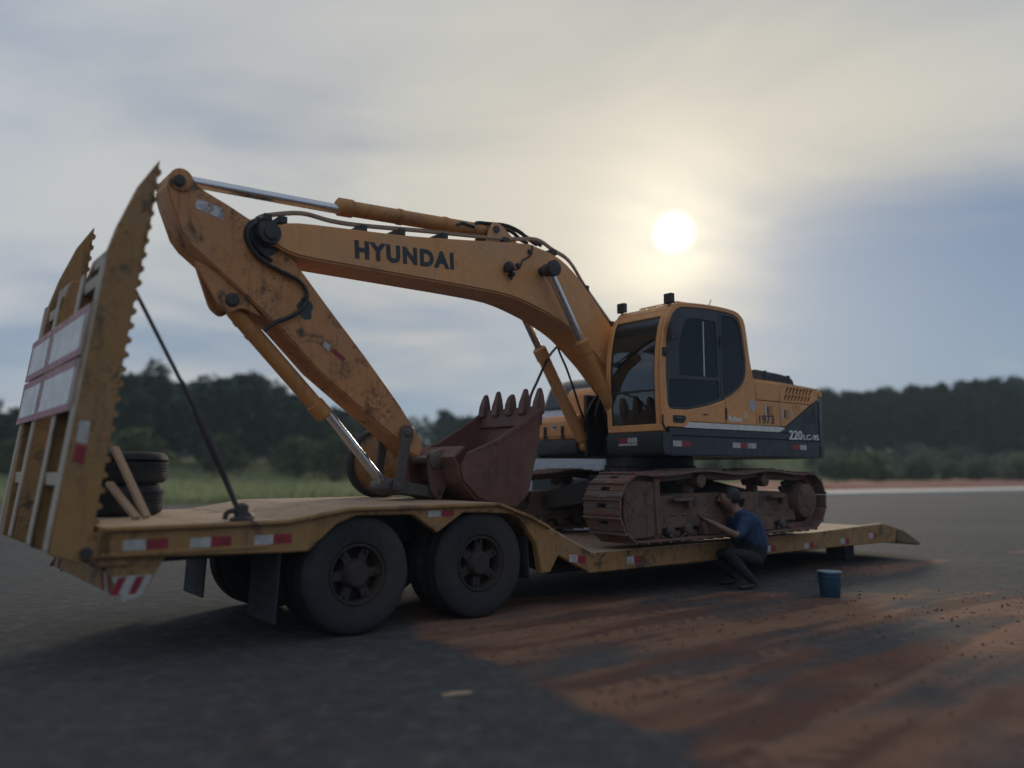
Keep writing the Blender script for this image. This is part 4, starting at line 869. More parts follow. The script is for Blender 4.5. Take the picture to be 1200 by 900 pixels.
# links
sl_ = onY(477, 507, 0.25); BP = onY(508, 539, 0.22); b2 = (BP[0]-0.06, BP[1]-0.37)
for y in (-0.25, 0.25):
    d_ = Vector((lk[0]-0.02-sl_[0], lk[1]-sl_[1])); u = d_.normalized(); w = Vector((-u.y, u.x))
    pts = []
    for t, hw in ((-0.085, 0.03), (-0.06, 0.075), (0.03, 0.085), (0.14, 0.055), (d_.length-0.14, 0.055), (d_.length-0.02, 0.075), (d_.length+0.05, 0.065), (d_.length+0.08, 0.03)): pts.append(((Vector(sl_)+u*t+w*hw), (Vector(sl_)+u*t-w*hw)))
    MB().prism([tuple(p[0]) for p in pts]+[tuple(p[1]) for p in pts[::-1]], y-0.025, y+0.025).lathe([(0.05, 0), (0.05, 0.04), (0.02, 0.045)], (sl_[0], y, sl_[1]), (0, y, 0), 16).build('side_link', STEEL, EX, 0.01)
cl_ = MB(); d_ = Vector((b2[0]-lk[0], b2[1]-lk[1])); u = d_.normalized(); w = Vector((-u.y, u.x)); pts = []
for t, hw in ((-0.10, 0.04), (0.0, 0.10), (0.12, 0.075), (d_.length-0.12, 0.065), (d_.length, 0.085), (d_.length+0.08, 0.035)): pts.append((Vector(lk)+u*t+w*hw, Vector(lk)+u*t-w*hw))
cl_.prism([tuple(p[0]) for p in pts]+[tuple(p[1]) for p in pts[::-1]], -0.19, 0.19); cl_.cyl((lk[0], -0.30, lk[1]), (lk[0], 0.30, lk[1]), 0.05); cl_.cyl((b2[0], -0.26, b2[1]), (b2[0], 0.26, b2[1]), 0.05)
cl_.build('connecting_link', STEEL, EX, 0.015)
# ---------------- bucket
BW = 0.60
sd = trace([(633, 478), (615, 492), (583, 514), (548, 530), (540, 546), (542, 562), (559, 582), (580, 591), (604, 594), (618, 579), (627, 537), (635, 480)], BW)
sd0 = trace([(633, 478), (615, 492), (583, 514), (548, 530), (540, 546), (542, 562), (559, 582), (580, 591), (604, 594), (618, 579), (627, 537), (635, 480)], BW)
shell = [sd[-1], sd[-2], sd[-3], sd[-4], sd[-5], sd[-6], sd[-7], sd[-8]]
bk = MB(); bk.strip(shell, -0.03, -BW+0.02, BW-0.02)
hg = [sd[4], (sd[4][0]+0.02, sd[4][1]+0.10), (BP[0]-0.08, BP[1]+0.09), sd[3]]
bk.strip([sd[-8], sd[4], (BP[0]-0.05, BP[1]+0.02), (sd[3][0]+0.02, sd[3][1]+0.05)], -0.03, -BW+0.02, BW-0.02)
BK = bk.build('bucket', RUST, EX, 0.004)
for y in (-1, 1):
    MB().prism(sd, y*BW-0.02, y*BW+0.02).build('side_plate', RUST, BK, 0.006)
    e = trace([(633, 478), (615, 492), (583, 514), (548, 530), (546, 534), (584, 519), (617, 498), (635, 482)], BW)
    MB().prism(e, y*BW-0.028, y*BW+0.028).build('side_cutter', RUST, BK, 0.008)
for y in (-0.23, 0.23):
    MB().prism(rounded([(BP[0]+0.08, BP[1]-0.08), (BP[0]+0.09, BP[1]+0.08), (BP[0]-0.05, BP[1]+0.12), (sd[3][0]-0.05, sd[3][1]+0.04), (sd[5][0]-0.05, sd[5][1]), (b2[0]-0.02, b2[1]-0.10), (b2[0]+0.09, b2[1]-0.02)], 0.05), y-0.03, y+0.03).build('bucket_ear', RUST, BK, 0.008)
    MB().lathe([(0.10, 0), (0.10, 0.035), (0.075, 0.05), (0.06, 0.05), (0.05, 0.065)], (BP[0], y+math.copysign(.03, y), BP[1]), (0, y, 0), 20).build('pin_boss', STEEL, BK)
MB().cyl((BP[0], -0.3, BP[1]), (BP[0], 0.3, BP[1]), 0.05).build('bucket_pin', STEEL, BK)
lip = Vector(((sd[0][0]+sd[-1][0])/2, (sd[0][1]+sd[-1][1])/2)); ld = Vector((-0.02, 0.20)).normalized()
ldir = (Vector(sd[-1])-Vector(sd[-2])).normalized(); ldir = (ldir+Vector((0.06, 0.0))).normalized(); lw = Vector((-ldir.y, ldir.x))
q0 = lip-ldir*0.20; MB().prism([tuple(q0+lw*0.028), tuple(q0-lw*0.032), tuple(lip+ldir*0.04-lw*0.012), tuple(lip+ldir*0.04+lw*0.010)], -BW-0.02, BW+0.02).build('cutting_edge', TOOTH, BK, 0.006)
for k in range(5):
    y = -BW+0.05+k*(2*BW-0.10)/4; t0 = lip-ldir*0.06; tm = lip+ldir*0.08; t1 = lip+ldir*(0.255+0.03*math.sin(k*2.3))+lw*0.012*math.sin(k*4.1)
    th = MB(); n_ = 0
    secs = ((t0, 0.068, 0.058), (tm, 0.064, 0.054), (lip+ldir*0.17, 0.050, 0.038), (t1, 0.034, 0.016)); vs_ = []
    for c0, hy, ht in secs:
        for sy, st in ((-1, -1), (1, -1), (1, 1), (-1, 1)): p_ = c0+lw*ht*st; vs_.append((p_.x, y+hy*sy, p_.y))
    fs_ = [(0, 1, 2, 3), (12, 13, 14, 15)]+[(i*4+j, i*4+(j+1) % 4, i*4+4+(j+1) % 4, i*4+4+j) for i in range(3) for j in range(4)]
    th.add(vs_, fs_); th.build('tooth', TOOTH, BK, 0.012, 2)

# ================================================================== LOW-BED TRAILER (same frame, Z from the ground)
TR = empty('low_bed_trailer', Wp(0, 0, 0), ROTZ)
tag(TR, 'mustard yellow low bed trailer with raised rear ramps and double axle', 'trailer')
T = 1.30
def bedz(X): return 0.565+0.06*smooth((-X-1.0)/3.3)
# side rails with the wheel arches
rail = [(7.62, 0.85), (7.62, 1.075), (6.16, 1.075), (5.56, 1.165), (3.84, 1.165), (3.40, 1.015), (2.46, 0.575), (-0.8, 0.562), (-2.5, 0.590), (-4.25, 0.632), (-4.72, 0.54), (-4.66, 0.302), (-4.2, 0.315), (-2.5, 0.33), (0.4, 0.335), (2.50, 0.345), (2.98, 0.575), (3.10, 0.40), (3.235, 0.40),
        (3.30, 0.72), (3.52, 0.99), (3.66, 1.055), (4.26, 1.085), (4.58, 0.895), (4.86, 1.085), (5.46, 1.095), (5.66, 1.025), (5.93, 0.80), (6.10, 0.80)]
for s_ in (1, -1):
    y0, y1 = sorted((s_*(T-0.09), s_*T)); MB().prism(rail, y0, y1).build('side_rail', Y_TRL, TR, 0.012)
    # rub rail lip
    for a, b in (((7.62, 1.05), (6.18, 1.05)),):
        y0, y1 = sorted((s_*(T-0.02), s_*(T+0.045))); MB().strip([(7.60, 1.083), (6.15, 1.083), (5.55, 1.174), (3.83, 1.174), (3.39, 1.024), (3.12, 0.90)], 0.035, y0, y1).build('rub_rail', Y_TRL, TR, 0.008)
        y0, y1 = sorted((s_*(T-0.005), s_*(T+0.012))); MB().box(6.30, 7.60, y0, y1, 0.855, 0.885).build('lower_flange', Y_TRL, TR, 0.004)
dk = [(7.60, 1.085), (6.14, 1.085), (5.54, 1.176), (3.82, 1.176), (3.38, 1.026), (2.45, 0.585), (-0.8, 0.5735), (-2.5, 0.600), (-4.22, 0.638), (-4.85, 0.515)]
# deck in crosswise plates, each slightly uneven
segs = []
for (xa, za), (xb, zb_) in zip(dk, dk[1:]):
    n = max(1, round(abs(xa-xb)/0.75))
    for k in range(n): segs.append(((xa+(xb-xa)*k/n, za+(zb_-za)*k/n), (xa+(xb-xa)*(k+1)/n, za+(zb_-za)*(k+1)/n)))
for (xa, za), (xb, zb_) in segs:
    j = random.uniform(-0.004, 0.0); low_ = xa < 2.5; 
    if low_: za = min(za, 0.583); zb_ = min(zb_, 0.583)
    MB().prism([(xa-0.004, za+j), (xb+0.004, zb_+j), (xb+0.004, zb_+j-0.035), (xa-0.004, za+j-0.035)], -T+0.003, T-0.003).build('deck_plate', DECKM, TR, 0.004)
for y in (-0.5, 0.5):
    MB().prism([(7.5, 0.72), (7.5, 1.04), (6.1, 1.04), (5.5, 1.12), (3.84, 1.12), (3.4, 0.96), (2.46, 0.53), (-4.2, 0.53), (-4.2, 0.26), (2.45, 0.26), (3.1, 0.50), (3.5, 0.78), (6.0, 0.72)], y-0.07, y+0.07).build('chassis_beam', BLACK, TR, 0.01)
for x in (2.2, 1.0, -0.2, -1.4, -2.6, -3.8): MB().box(x-0.05, x+0.05, -T+0.09, T-0.09, 0.36, 0.52).build('cross_member', BLACK, TR)
# front end: stepped nose and resting blocks
MB().prism([(-4.73, 0.30), (-4.735, 0.545), (-4.98, 0.49), (-5.62, 0.245), (-5.55, 0.20), (-4.95, 0.27)], -T+0.01, T-0.01).build('nose_plate', worn('scraped_nose', (0.13, 0.085, 0.045), d=0.5, g=0.5, rough=0.7), TR, 0.02)
for y in (-0.7, 0.55): MB().box(-4.35, -4.05, y-0.18, y+0.18, 0.0, 0.31).build('support_block', BLACK, TR, 0.01)
# axles and twin wheels
XA = (5.40, 3.99); ZW = 0.55
for x in XA:
    ax = MB(); ax.cyl((x, -1.15, ZW), (x, 1.15, ZW), 0.065); ax.box(x-0.06, x+0.06, -0.6, -0.4, ZW, 0.76); ax.box(x-0.06, x+0.06, 0.4, 0.6, ZW, 0.76); ax.build('axle', BLACK, TR)
def wheel_meshes():
    R_, Wd = 0.55, 0.29
    prof = [(0.285, -Wd*0.36), (0.30, -Wd*0.44), (0.40, -Wd*0.50), (0.475, -Wd*0.49), (0.52, -Wd*0.43), (0.543, -Wd*0.34), (0.55, -Wd*0.2)]
    gr = []
    for k in range(5):
        yk = -Wd*0.2+k*Wd*0.1; gr += [(0.55, yk), (0.55, yk+Wd*0.06), (0.536, yk+Wd*0.065), (0.536, yk+Wd*0.095)]
    prof = prof+gr[1:-2]+[(r, -h) for r, h in prof[::-1]]
    t = MB(); t.lathe(prof+[prof[0]], (0, 0, 0), (0, 1, 0), 48, caps=False)
    rm = MB(); rm.lathe([(0.285, -Wd*0.36), (0.275, -Wd*0.40), (0.26, -Wd*0.40), (0.25, -Wd*0.30), (0.245, -0.06), (0.16, -0.07), (0.14, 0.04), (0.135, 0.07), (0.115, 0.12), (0.10, 0.135), (0.0001, 0.137)], (0, 0, 0), (0, 1, 0), 40, caps=False)
    rm.lathe([(0.285, Wd*0.36), (0.275, Wd*0.42), (0.262, Wd*0.42), (0.25, Wd*0.30), (0.245, -0.06)], (0, 0, 0), (0, 1, 0), 40, caps=False)
    for k in range(6):
        a = 2*math.pi*k/6; rm.cyl((0.225*math.cos(a), 0.05, 0.225*math.sin(a)), (0.225*math.cos(a), 0.095, 0.225*math.sin(a)), 0.018, n=6)
    for k in range(6):
        a = 2*math.pi*k/6; M = Matrix.Rotation(-a, 4, 'Y'); rm.box(0.11, 0.252, -0.02, 0.062, -0.042, 0.042, M)
    return t.mesh('tyre'), rm.mesh('wheel')
TY, WH = wheel_meshes()
for x in XA:
    for s_ in (1, -1):
        for yy in (1.105, 0.77):
            w = link('wheel', WH, RIM, TR); w.location = (x, s_*yy, ZW+0.002); w.rotation_euler = (0, random.uniform(0, 6), 0 if s_ > 0 else math.pi)
            link('tyre', TY, TYRE, w)
# mud flaps
for s_ in (1, -1):
    y0, y1 = sorted((s_*0.62, s_*1.24)); MB().prism([(6.15, 0.85), (6.165, 0.85), (6.20, 0.20), (6.185, 0.20)], y0, y1).build('mud_flap', FLAP, TR)
    MB().box(6.12, 6.19, y0, y1, 0.82, 0.88).build('flap_bar', BLACK, TR)
    y0, y1 = sorted((s_*0.70, s_*1.22)); MB().prism([(3.36, 0.80), (3.375, 0.80), (3.34, 0.34), (3.325, 0.34)], y0, y1).build('mud_flap', FLAP, TR)
# reflective tape on the side rail (pairs of white and red)
def tape(xc, zc, w=0.30, hgt=0.055, sl=0.0, order=(WHITE, RED)):
    for k, m_ in enumerate(order):
        x0 = xc+w/2-k*w/2; x1 = x0-w/2; MB().prism([(x0, zc-hgt/2+sl*(x0-xc)), (x0, zc+hgt/2+sl*(x0-xc)), (x1, zc+hgt/2+sl*(x1-xc)), (x1, zc-hgt/2+sl*(x1-xc))], T, T+0.003).build('reflective_tape', m_, TR)
for px, py in ((171, 638), (247, 635), (320, 632)):
    X, z = onY(px, py, T, 0.0); tape(X, z, 0.33, 0.08)
X, z = onY(517, 602, T, 0.0); tape(X, 1.085, 0.30, 0.06)
for px, py in ((677, 655), (743, 656), (850, 648), (903, 643), (948, 639), (990, 634), (1023, 628)):
    X, z = onY(px, py, T, 0.0); tape(X, z, 0.26, 0.085, 0.15 if px < 680 else 0.0)
# rear end: cross beam, bumper with chevron plates, lamp brackets
MB().box(7.52, 7.70, -T, T, 0.84, 1.04).build('rear_cross_beam', Y_TRL, TR, 0.012)
bm_ = MB(); bm_.box(7.38, 7.48, -1.22, 1.22, 0.56, 0.72)
for y in (-0.6, 0.6): bm_.box(7.40, 7.46, y-0.05, y+0.05, 0.72, 0.86)
BP_ = bm_.build('rear_bumper', Y_TRL, TR, 0.008)
for s_ in (1, -1):
    for k in range(3):
        y = s_*(1.20-k*0.13); y2 = y-s_*0.065
        MB().add([(7.482, y, 0.57), (7.482, y2, 0.57), (7.482, y2-s_*0.09, 0.71), (7.482, y-s_*0.09, 0.71), (7.485, y, 0.57), (7.485, y2, 0.57), (7.485, y2-s_*0.09, 0.71), (7.485, y-s_*0.09, 0.71)], [(0,1,2,3), (4,5,6,7), (0,1,5,4), (1,2,6,5), (2,3,7,6), (3,0,4,7)]).build('chevron_stripe', RED if k % 2 == 0 else WHITE, BP_)
    y0, y1 = sorted((s_*1.22, s_*1.235))
    e_ = MB(); e_.prism([(7.58, 0.85), (7.10, 0.85), (7.26, 0.56), (7.40, 0.50)], y0, y1); E_ = e_.build('bumper_gusset', Y_TRL, BP_); yp0, yp1 = sorted((s_*1.2352, s_*1.2368)); MB().prism([(7.20, 0.70), (7.50, 0.70), (7.405, 0.505), (7.27, 0.55)], yp0, yp1).build('bumper_plate', WHITE, BP_)
    for k in range(3):
        x0 = 7.17+k*0.13; MB().prism([(x0+0.09, 0.69), (x0+0.15, 0.69), (x0+0.205, 0.56), (x0+0.15, 0.56)], *sorted((s_*1.237, s_*1.239))).build('bumper_stripe', RED, TR) if k < 2 else None
for s_ in (1, -1): MB().box(7.35, 7.60, s_*1.16-0.10, s_*1.16+0.10, 0.78, 0.90).build('hinge_bracket', Y_TRL, TR, 0.01)
MB().cyl((7.70, -1.35, 0.90), (7.70, 1.35, 0.90), 0.04).build('hinge_shaft', BLACK, TR)
# ramps, folded upright
rp = trace([(188, 187), (177, 260), (160, 340), (140, 450), (115, 590), (106, 645), (92, 661), (56, 650), (75, 540), (102, 400), (124, 300), (139, 263), (164, 216)], T, 0.0)
def rear_x(z): return 7.95-(z-0.9)*0.128
def front_x(z): return 7.67-(z-0.92)*0.1155
for y0, y1 in ((0.45, 1.30), (-1.30, -0.45)):
    far_ = y1 < 0; yo = (y0+0.16, y0+0.26) if far_ else (y1-0.10, y1); yi = (y1-0.10, y1) if far_ else (y0, y0+0.10)
    R_ = MB().prism(rp, *yo).build('ramp', Y_TRL, TR, 0.008)
    rl_ = [(front_x(3.30), 3.30), (front_x(2.1), 2.1)]+rp[5:10]+[(rear_x(3.0), 3.0), (rear_x(3.30)-0.05, 3.30)]
    MB().prism(rl_, *yi).build('ramp_beam', Y_TRL, R_, 0.008)
    # tread sheet closing the front, cleats on it
    MB().prism([(front_x(1.0)+0.02, 1.0), (front_x(1.0)+0.05, 1.0), (front_x(3.28)+0.05, 3.28), (front_x(3.28)+0.02, 3.28)], y0+0.10, y1-0.10).build('tread_sheet', BLACK, R_)
    for k in range(26):
        z = 1.0+k*0.1165; x = front_x(z); c0, c1 = (y0, y1) if z < 3.2 else (yo[0], yo[1]+0.0)
        MB().prism([(x+0.01, z-0.020), (x+0.01, z+0.045), (x-0.032, z+0.018), (x-0.032, z-0.010)], c0, c1).build('cleat', Y_TRL, R_)
    # lighter flanges on the rear edges and cross bars
    for ya_, yb_ in ((y0-0.005, y0+0.13), (y1-0.125, y1+0.006)):
        MB().prism([(rear_x(0.9), 0.93), (rear_x(0.9)+0.014, 0.93), (rear_x(3.15)+0.014, 3.15), (rear_x(3.15), 3.15)], ya_, yb_).build('flange', Y_PALE, R_)
    for z in (1.44, 3.02, 3.24):
        x = rear_x(z)-0.02-(0.04 if z > 3.2 else 0); MB().box(x-0.05, x+0.012, y0+0.10, y1-0.10, z-0.05, z+0.05).build('cross_bar', Y_PALE, R_, 0.006)
# warning panels on the ramps' rear face: white boards with red borders
for (y0, y1) in ((1.16, -0.30), (-0.34, -1.42)):
    for (z0, z1) in ((1.96, 2.37), (2.39, 2.80)):
        def bx(ya_, yb_, za_, zb_, off, th, name, mat, par):
            xa_, xb_ = rear_x(za_)+off, rear_x(zb_)+off
            return MB().prism([(xa_, za_), (xa_+th, za_), (xb_+th, zb_), (xb_, zb_)], min(ya_, yb_), max(ya_, yb_)).build(name, mat, par)
        pn = bx(y0, y1, z0, z1, 0.02, 0.012, 'warning_board', BOARD, TR)
        for za_, zb_ in ((z0, z0+0.06), (z1-0.06, z1)): bx(y0, y1, za_, zb_, 0.0325, 0.003, 'red_border', RED, pn)
        for yy in (y0-0.04, y1+0.04): bx(yy-0.025, yy+0.025, z0+0.06, z1-0.06, 0.0325, 0.003, 'red_border', RED, pn)
# tape on the ramp beam
for poly, m_ in (([(93, 492), (106, 494), (102, 520), (89, 518)], WHITE), ([(88.5, 521), (101.5, 523), (98, 543), (85.5, 541)], RED)):
    MB().prism(trace(poly, T, 0.0), T, T+0.004).build('reflective_tape', m_, TR)
# stay: thin cable and tightener from ramp to deck eye
st = [onY(158, 340, 1.2, 0.0), onY(232, 486, 1.2, 0.0), onY(283, 606, 1.2, 0.0)]
MB().tube([(st[0][0], 1.2, st[0][1]), (st[1][0], 1.2, st[1][1])], 0.016, 8).build('ramp_stay_cable', BLACK, TR)
tn = MB(); v0 = Vector((st[1][0], 1.2, st[1][1])); v1 = Vector((st[2][0], 1.2, st[2][1])); d_ = v1-v0
tn.lathe([(0.022, -0.05), (0.035, 0.0), (0.035, d_.length*0.45), (0.025, d_.length*0.5), (0.025, d_.length*0.9), (0.05, d_.length*0.95), (0.05, d_.length+0.03)], v0, d_, 10)
tn.build('stay_tightener', BLACK, TR)
ey = MB(); ey.lathe([(0.10, 0), (0.10, 0.03), (0.06, 0.05), (0.055, 0.14), (0.02, 0.16)], (st[2][0], 1.2, 1.075), (0, 0, 1), 14); ey.tube([(st[2][0]+0.14, 1.2, 1.10), (st[2][0]+0.12, 1.21, 1.16), (st[2][0], 1.22, 1.17), (st[2][0]-0.1, 1.2, 1.10)], 0.022, 7); ey.build('deck_eye', BLACK, TR)

# ---------------- things on the trailer deck
def spare(loc, rot, label, name='stacked_tyre', mat=TYRE):
    o = link(name, TY, None); o.location = loc; o.rotation_euler = rot; o.scale = (0.80, 1.03, 0.80); tag(o, label, 'tyre', 'spare tyres on the trailer deck'); return o
if not TY.materials: TY.materials.append(TYRE)
TX, TYY = 7.12, -0.46
spare(Wp(TX, TYY, 1.083+0.15), (math.pi/2, 0, 0.3), 'spare tyre lying flat on the deck, lower of two')
spare(Wp(TX-0.02, TYY+0.03, 1.083+0.15+0.299), (math.pi/2, 0, 1.9), 'spare tyre lying flat on top of another behind the ramps')
def pole(p0, p1, r, label):
    a = Wp(*p0); b_ = Wp(*p1); d_ = b_-a; m_ = MB(); m_.box(-r, r, -r*0.55, r*0.55, 0, d_.length); o = m_.build('wooden_stake', WOOD, None, 0.004)
    o.location = a; o.rotation_euler = d_.to_track_quat('Z', 'Y').to_euler(); tag(o, label, 'stake'); return o
b0 = onY(172, 607, 0.50, 0.0); t0 = onY(134, 524, 0.02, 0.0); pole((b0[0], 0.50, 1.10), (t0[0], 0.02, t0[1]), 0.035, 'longer pale wooden stake leaning on the stacked tyres')
b0 = onY(160, 608, 0.55, 0.0); t0 = onY(128, 566, 0.04, 0.0); pole((b0[0], 0.55, 1.10), (t0[0], 0.04, t0[1]), 0.035, 'shorter wooden stake leaning low against the stacked tyres')
# upright spare wheel with yellow disc on the far side of the deck
sw = empty('yellow_disc_wheel', Wp(3.92, -1.02, 1.18), ROTZ); tag(sw, 'spare wheel with yellow disc standing upright behind the bucket links', 'wheel')
m_ = MB(); m_.lathe([(0.405, -0.10), (0.40, 0.0), (0.33, 0.05), (0.12, 0.06), (0.10, 0.10), (0.001, 0.10)], (0, 0, 0.42), (0, 1, 0), 40, caps=False); m_.lathe([(0.405, -0.1), (0.001, -0.1)], (0, 0, 0.42), (0, 1, 0), 40, caps=False); m_.build('disc', Y_TRL, sw)
m_ = MB(); m_.lathe([(0.395, -0.11), (0.42, -0.105), (0.435, -0.08), (0.44, 0.0), (0.435, 0.05), (0.42, 0.07), (0.395, 0.07), (0.395, -0.11)], (0, 0, 0.42), (0, 1, 0), 48, caps=False); m_.build('tyre', TYRE, sw)

# ================================================================== OTHER THINGS
# ---------------- blue pail with pale lid and wire handle
pl = onG(973, 700); PA = empty('pail', pl); PA.scale = (0.92, 0.92, 0.97); tag(PA, 'blue plastic pail with pale lid on the asphalt beside the crouching man', 'pail')
BLUE = plain('blue_plastic', (0.018, 0.062, 0.115), 0.45, var=0.3)
MB().lathe([(0.118, 0.0), (0.122, 0.006), (0.142, 0.24), (0.150, 0.245), (0.150, 0.262), (0.143, 0.266), (0.146, 0.30), (0.14, 0.305)], (0, 0, 0), (0, 0, 1), 32).build('body', BLUE, PA)
MB().lathe([(0.150, 0.302), (0.153, 0.306), (0.150, 0.320), (0.12, 0.322), (0.11, 0.315), (0.001, 0.315)], (0, 0, 0), (0, 0, 1), 32).build('lid', plain('pale_blue_plastic', (0.12, 0.19, 0.25), 0.4), PA)
MB().tube([(0.15, 0, 0.27), (0.145, 0.08, 0.20), (0.08, 0.14, 0.14), (0, 0.16, 0.12), (-0.08, 0.14, 0.14), (-0.145, 0.08, 0.20), (-0.15, 0, 0.27)], 0.004, 6).build('handle', STEEL, PA)
# ---------------- wood scrap on the asphalt
ws_ = onG(536, 815); m_ = MB(); m_.add([(-0.10, -0.012, 0.0), (0.09, -0.020, 0.0), (0.115, 0.010, 0.0), (-0.02, 0.022, 0.0), (-0.11, 0.012, 0.0), (-0.095, -0.010, 0.014), (0.085, -0.016, 0.020), (0.10, 0.008, 0.017), (-0.02, 0.018, 0.022), (-0.10, 0.010, 0.015)], [(4,3,2,1,0), (5,6,7,8,9)]+[(i, (i+1) % 5, 5+(i+1) % 5, 5+i) for i in range(5)])
o = m_.build('wood_scrap', WOOD, None, 0.002); o.location = ws_+Vector((0, 0, 0.004)); o.rotation_euler = (0, 0, 0.35); tag(o, 'small splintered scrap of pale wood lying on the asphalt', 'wood scrap')

# ---------------- man crouching at the track
def skin_mesh(verts, edges, radii, root=0, sub=2):
    me = bpy.data.meshes.new('tmp'); me.from_pydata([tuple(v) for v in verts], edges, []); ob = bpy.data.objects.new('tmp', me); C.objects.link(ob)
    ob.modifiers.new('skin', 'SKIN').use_smooth_shade = True
    lay = me.skin_vertices[0].data
    for i, r in enumerate(radii): lay[i].radius = (r, r) if not isinstance(r, tuple) else r; lay[i].use_root = (i == root)
    sb_ = ob.modifiers.new('sub', 'SUBSURF'); sb_.levels = sub; sb_.render_levels = sub
    dg = bpy.context.evaluated_depsgraph_get(); out = bpy.data.meshes.new_from_object(ob.evaluated_get(dg))
    bpy.data.objects.remove(ob); bpy.data.meshes.remove(me); return out
MX, MY = toF(onG(872, 686))
MY = max(MY, 1.60)
# local frame of the man: x = facing (towards the track, forward along the machine), y = his left, z up
face = math.atan2(FW[1]*0.93-LF[1]*0.37, FW[0]*0.93-LF[0]*0.37)
MAN = empty('person', Wp(MX, MY, 0.0), face); MAN.scale = (1.28, 1.22, 1.06); tag(MAN, 'person in navy shirt and dark trousers crouching to work at the track', 'person')
V = []; Ed = []; Rd = []; Tg = []
def nv(p, r, tagname, par=None):
    V.append(Vector(p)); Rd.append(r); Tg.append(tagname)
    if par is not None: Ed.append((par, len(V)-1))
    return len(V)-1
pel = nv((-0.05, 0, 0.36), (0.175, 0.165), 'trousers')
b1 = nv((-0.02, 0, 0.50), (0.20, 0.19), 'shirt', pel); b2_ = nv((0.05, 0, 0.68), (0.215, 0.20), 'shirt', b1); b3 = nv((0.12, 0, 0.82), (0.19, 0.17), 'shirt', b2_)
nk = nv((0.19, 0, 0.935), 0.068, 'skin', b3); hd0 = nv((0.245, 0, 1.005), (0.075, 0.085), 'skin', nk); hd1 = nv((0.265, 0, 1.09), (0.086, 0.105), 'skin', hd0); hd2 = nv((0.25, 0, 1.16), (0.07, 0.08), 'skin', hd1)
nose = nv((0.378, 0, 1.05), 0.014, 'skin', hd1)
for s_ in (1, -1):
    ear = nv((0.25, s_*0.09, 1.065), 0.018, 'skin', hd1)
    sh_ = nv((0.14, s_*0.175, 0.845), 0.088, 'shirt', b3)
    el = nv((0.30, s_*0.26, 0.66) if s_ < 0 else (0.29, 0.25, 0.64), 0.062, 'shirt', sh_); el2 = nv((0.335, s_*0.245, 0.66), 0.045, 'skin', el)
    wr = nv((0.52, s_*0.13, 0.80 if s_ > 0 else 0.74), 0.031, 'skin', el2); pm = nv((0.585, s_*0.11, 0.835 if s_ > 0 else 0.77), (0.038, 0.022), 'skin', wr)
    dirn = (V[pm]-V[wr]).normalized(); sidev = Vector((0, 1, 0)); up = dirn.cross(sidev).normalized()
    for k, (ln_, of) in enumerate(((0.072, -0.030), (0.083, -0.010), (0.078, 0.010), (0.060, 0.029))):
        p = V[pm]+sidev*of+dirn*0.035; f1 = nv(p, 0.0095, 'skin', pm); f2 = nv(p+dirn*ln_*0.5+up*0.012, 0.009, 'skin', f1); f3 = nv(p+dirn*ln_*0.75+up*0.04, 0.0075, 'skin', f2)
    th1 = nv(V[wr]+dirn*0.03-sidev*s_*0.035, 0.012, 'skin', pm); th2 = nv(V[wr]+dirn*0.075-sidev*s_*0.055+up*0.02, 0.0095, 'skin', th1)
    hp2 = nv((-0.02, s_*0.11, 0.34), 0.10, 'trousers', pel); kn = nv((0.40, s_*0.20, 0.46 if s_ > 0 else 0.40), 0.072, 'trousers', hp2)
    cf_ = nv((0.26, s_*0.19, 0.28), 0.062, 'trousers', kn); an = nv((0.10, s_*0.17, 0.10), 0.045, 'trousers', cf_); he = nv((0.07, s_*0.17, 0.045), 0.040, 'shoe', an); to = nv((0.27, s_*0.185, 0.032), (0.042, 0.030), 'shoe', he)
bme = skin_mesh(V, Ed, Rd, pel); bme.name = 'body'
SKIN = plain('skin', (0.20, 0.115, 0.08), 0.55, var=0.15); SHIRT = plain('navy_cloth', (0.022, 0.050, 0.115), 0.85, var=0.3); TROU = plain('dark_cloth', (0.018, 0.020, 0.026), 0.9, var=0.3); SHOEM = plain('boot_leather', (0.03, 0.028, 0.028), 0.6); HAIRM = plain('black_hair', (0.012, 0.010, 0.010), 0.6)
order = ['skin', 'shirt', 'trousers', 'shoe']
bme.materials.clear()
for m_ in (SKIN, SHIRT, TROU, SHOEM): bme.materials.append(m_)
mids = [(V[i], Tg[i]) for i in range(len(V))]
for a, b_ in Ed:
    if Tg[a] == Tg[b_]: mids += [(V[a].lerp(V[b_], t), Tg[a]) for t in (.25, .5, .75)]
    else: mids += [(V[a].lerp(V[b_], .3), Tg[a]), (V[a].lerp(V[b_], .7), Tg[b_])]
for p in bme.polygons:
    c = p.center; p.material_index = order.index(min(mids, key=lambda q_: (q_[0]-c).length_squared)[1]); p.use_smooth = True
link('body', bme, None, MAN)
hm = MB(); hm.lathe([(0.001, 0.125), (0.05, 0.115), (0.085, 0.08), (0.102, 0.03), (0.100, -0.03), (0.088, -0.07), (0.07, -0.085)], (0.232, 0, 1.10), (-0.35, 0, 0.95), 24, caps=False)
hm.build('hair', HAIRM, MAN, ang=80)
for s_ in (1, -1): MB().lathe([(0.001, 0.0), (0.012, 0.004), (0.012, 0.006), (0.001, 0.011)], (0.352, s_*0.032, 1.085), (1, 0, 0), 10, caps=False).build('eye', HAIRM, MAN)
MB().prism([(0.0, 0.0), (0.0, 0.006), (0.012, 0.006), (0.012, 0.0)], -0.022, 0.022, Matrix.Translation((0.330, 0, 1.01))).build('mouth', plain('lip', (0.28, 0.13, 0.10), 0.5), MAN)
cl = MB(); cl.lathe([(0.068, 0), (0.078, 0.02), (0.072, 0.045)], (0.145, 0, 0.915), (0.45, 0, 1), 20, caps=False); cl.build('collar', SHIRT, MAN)

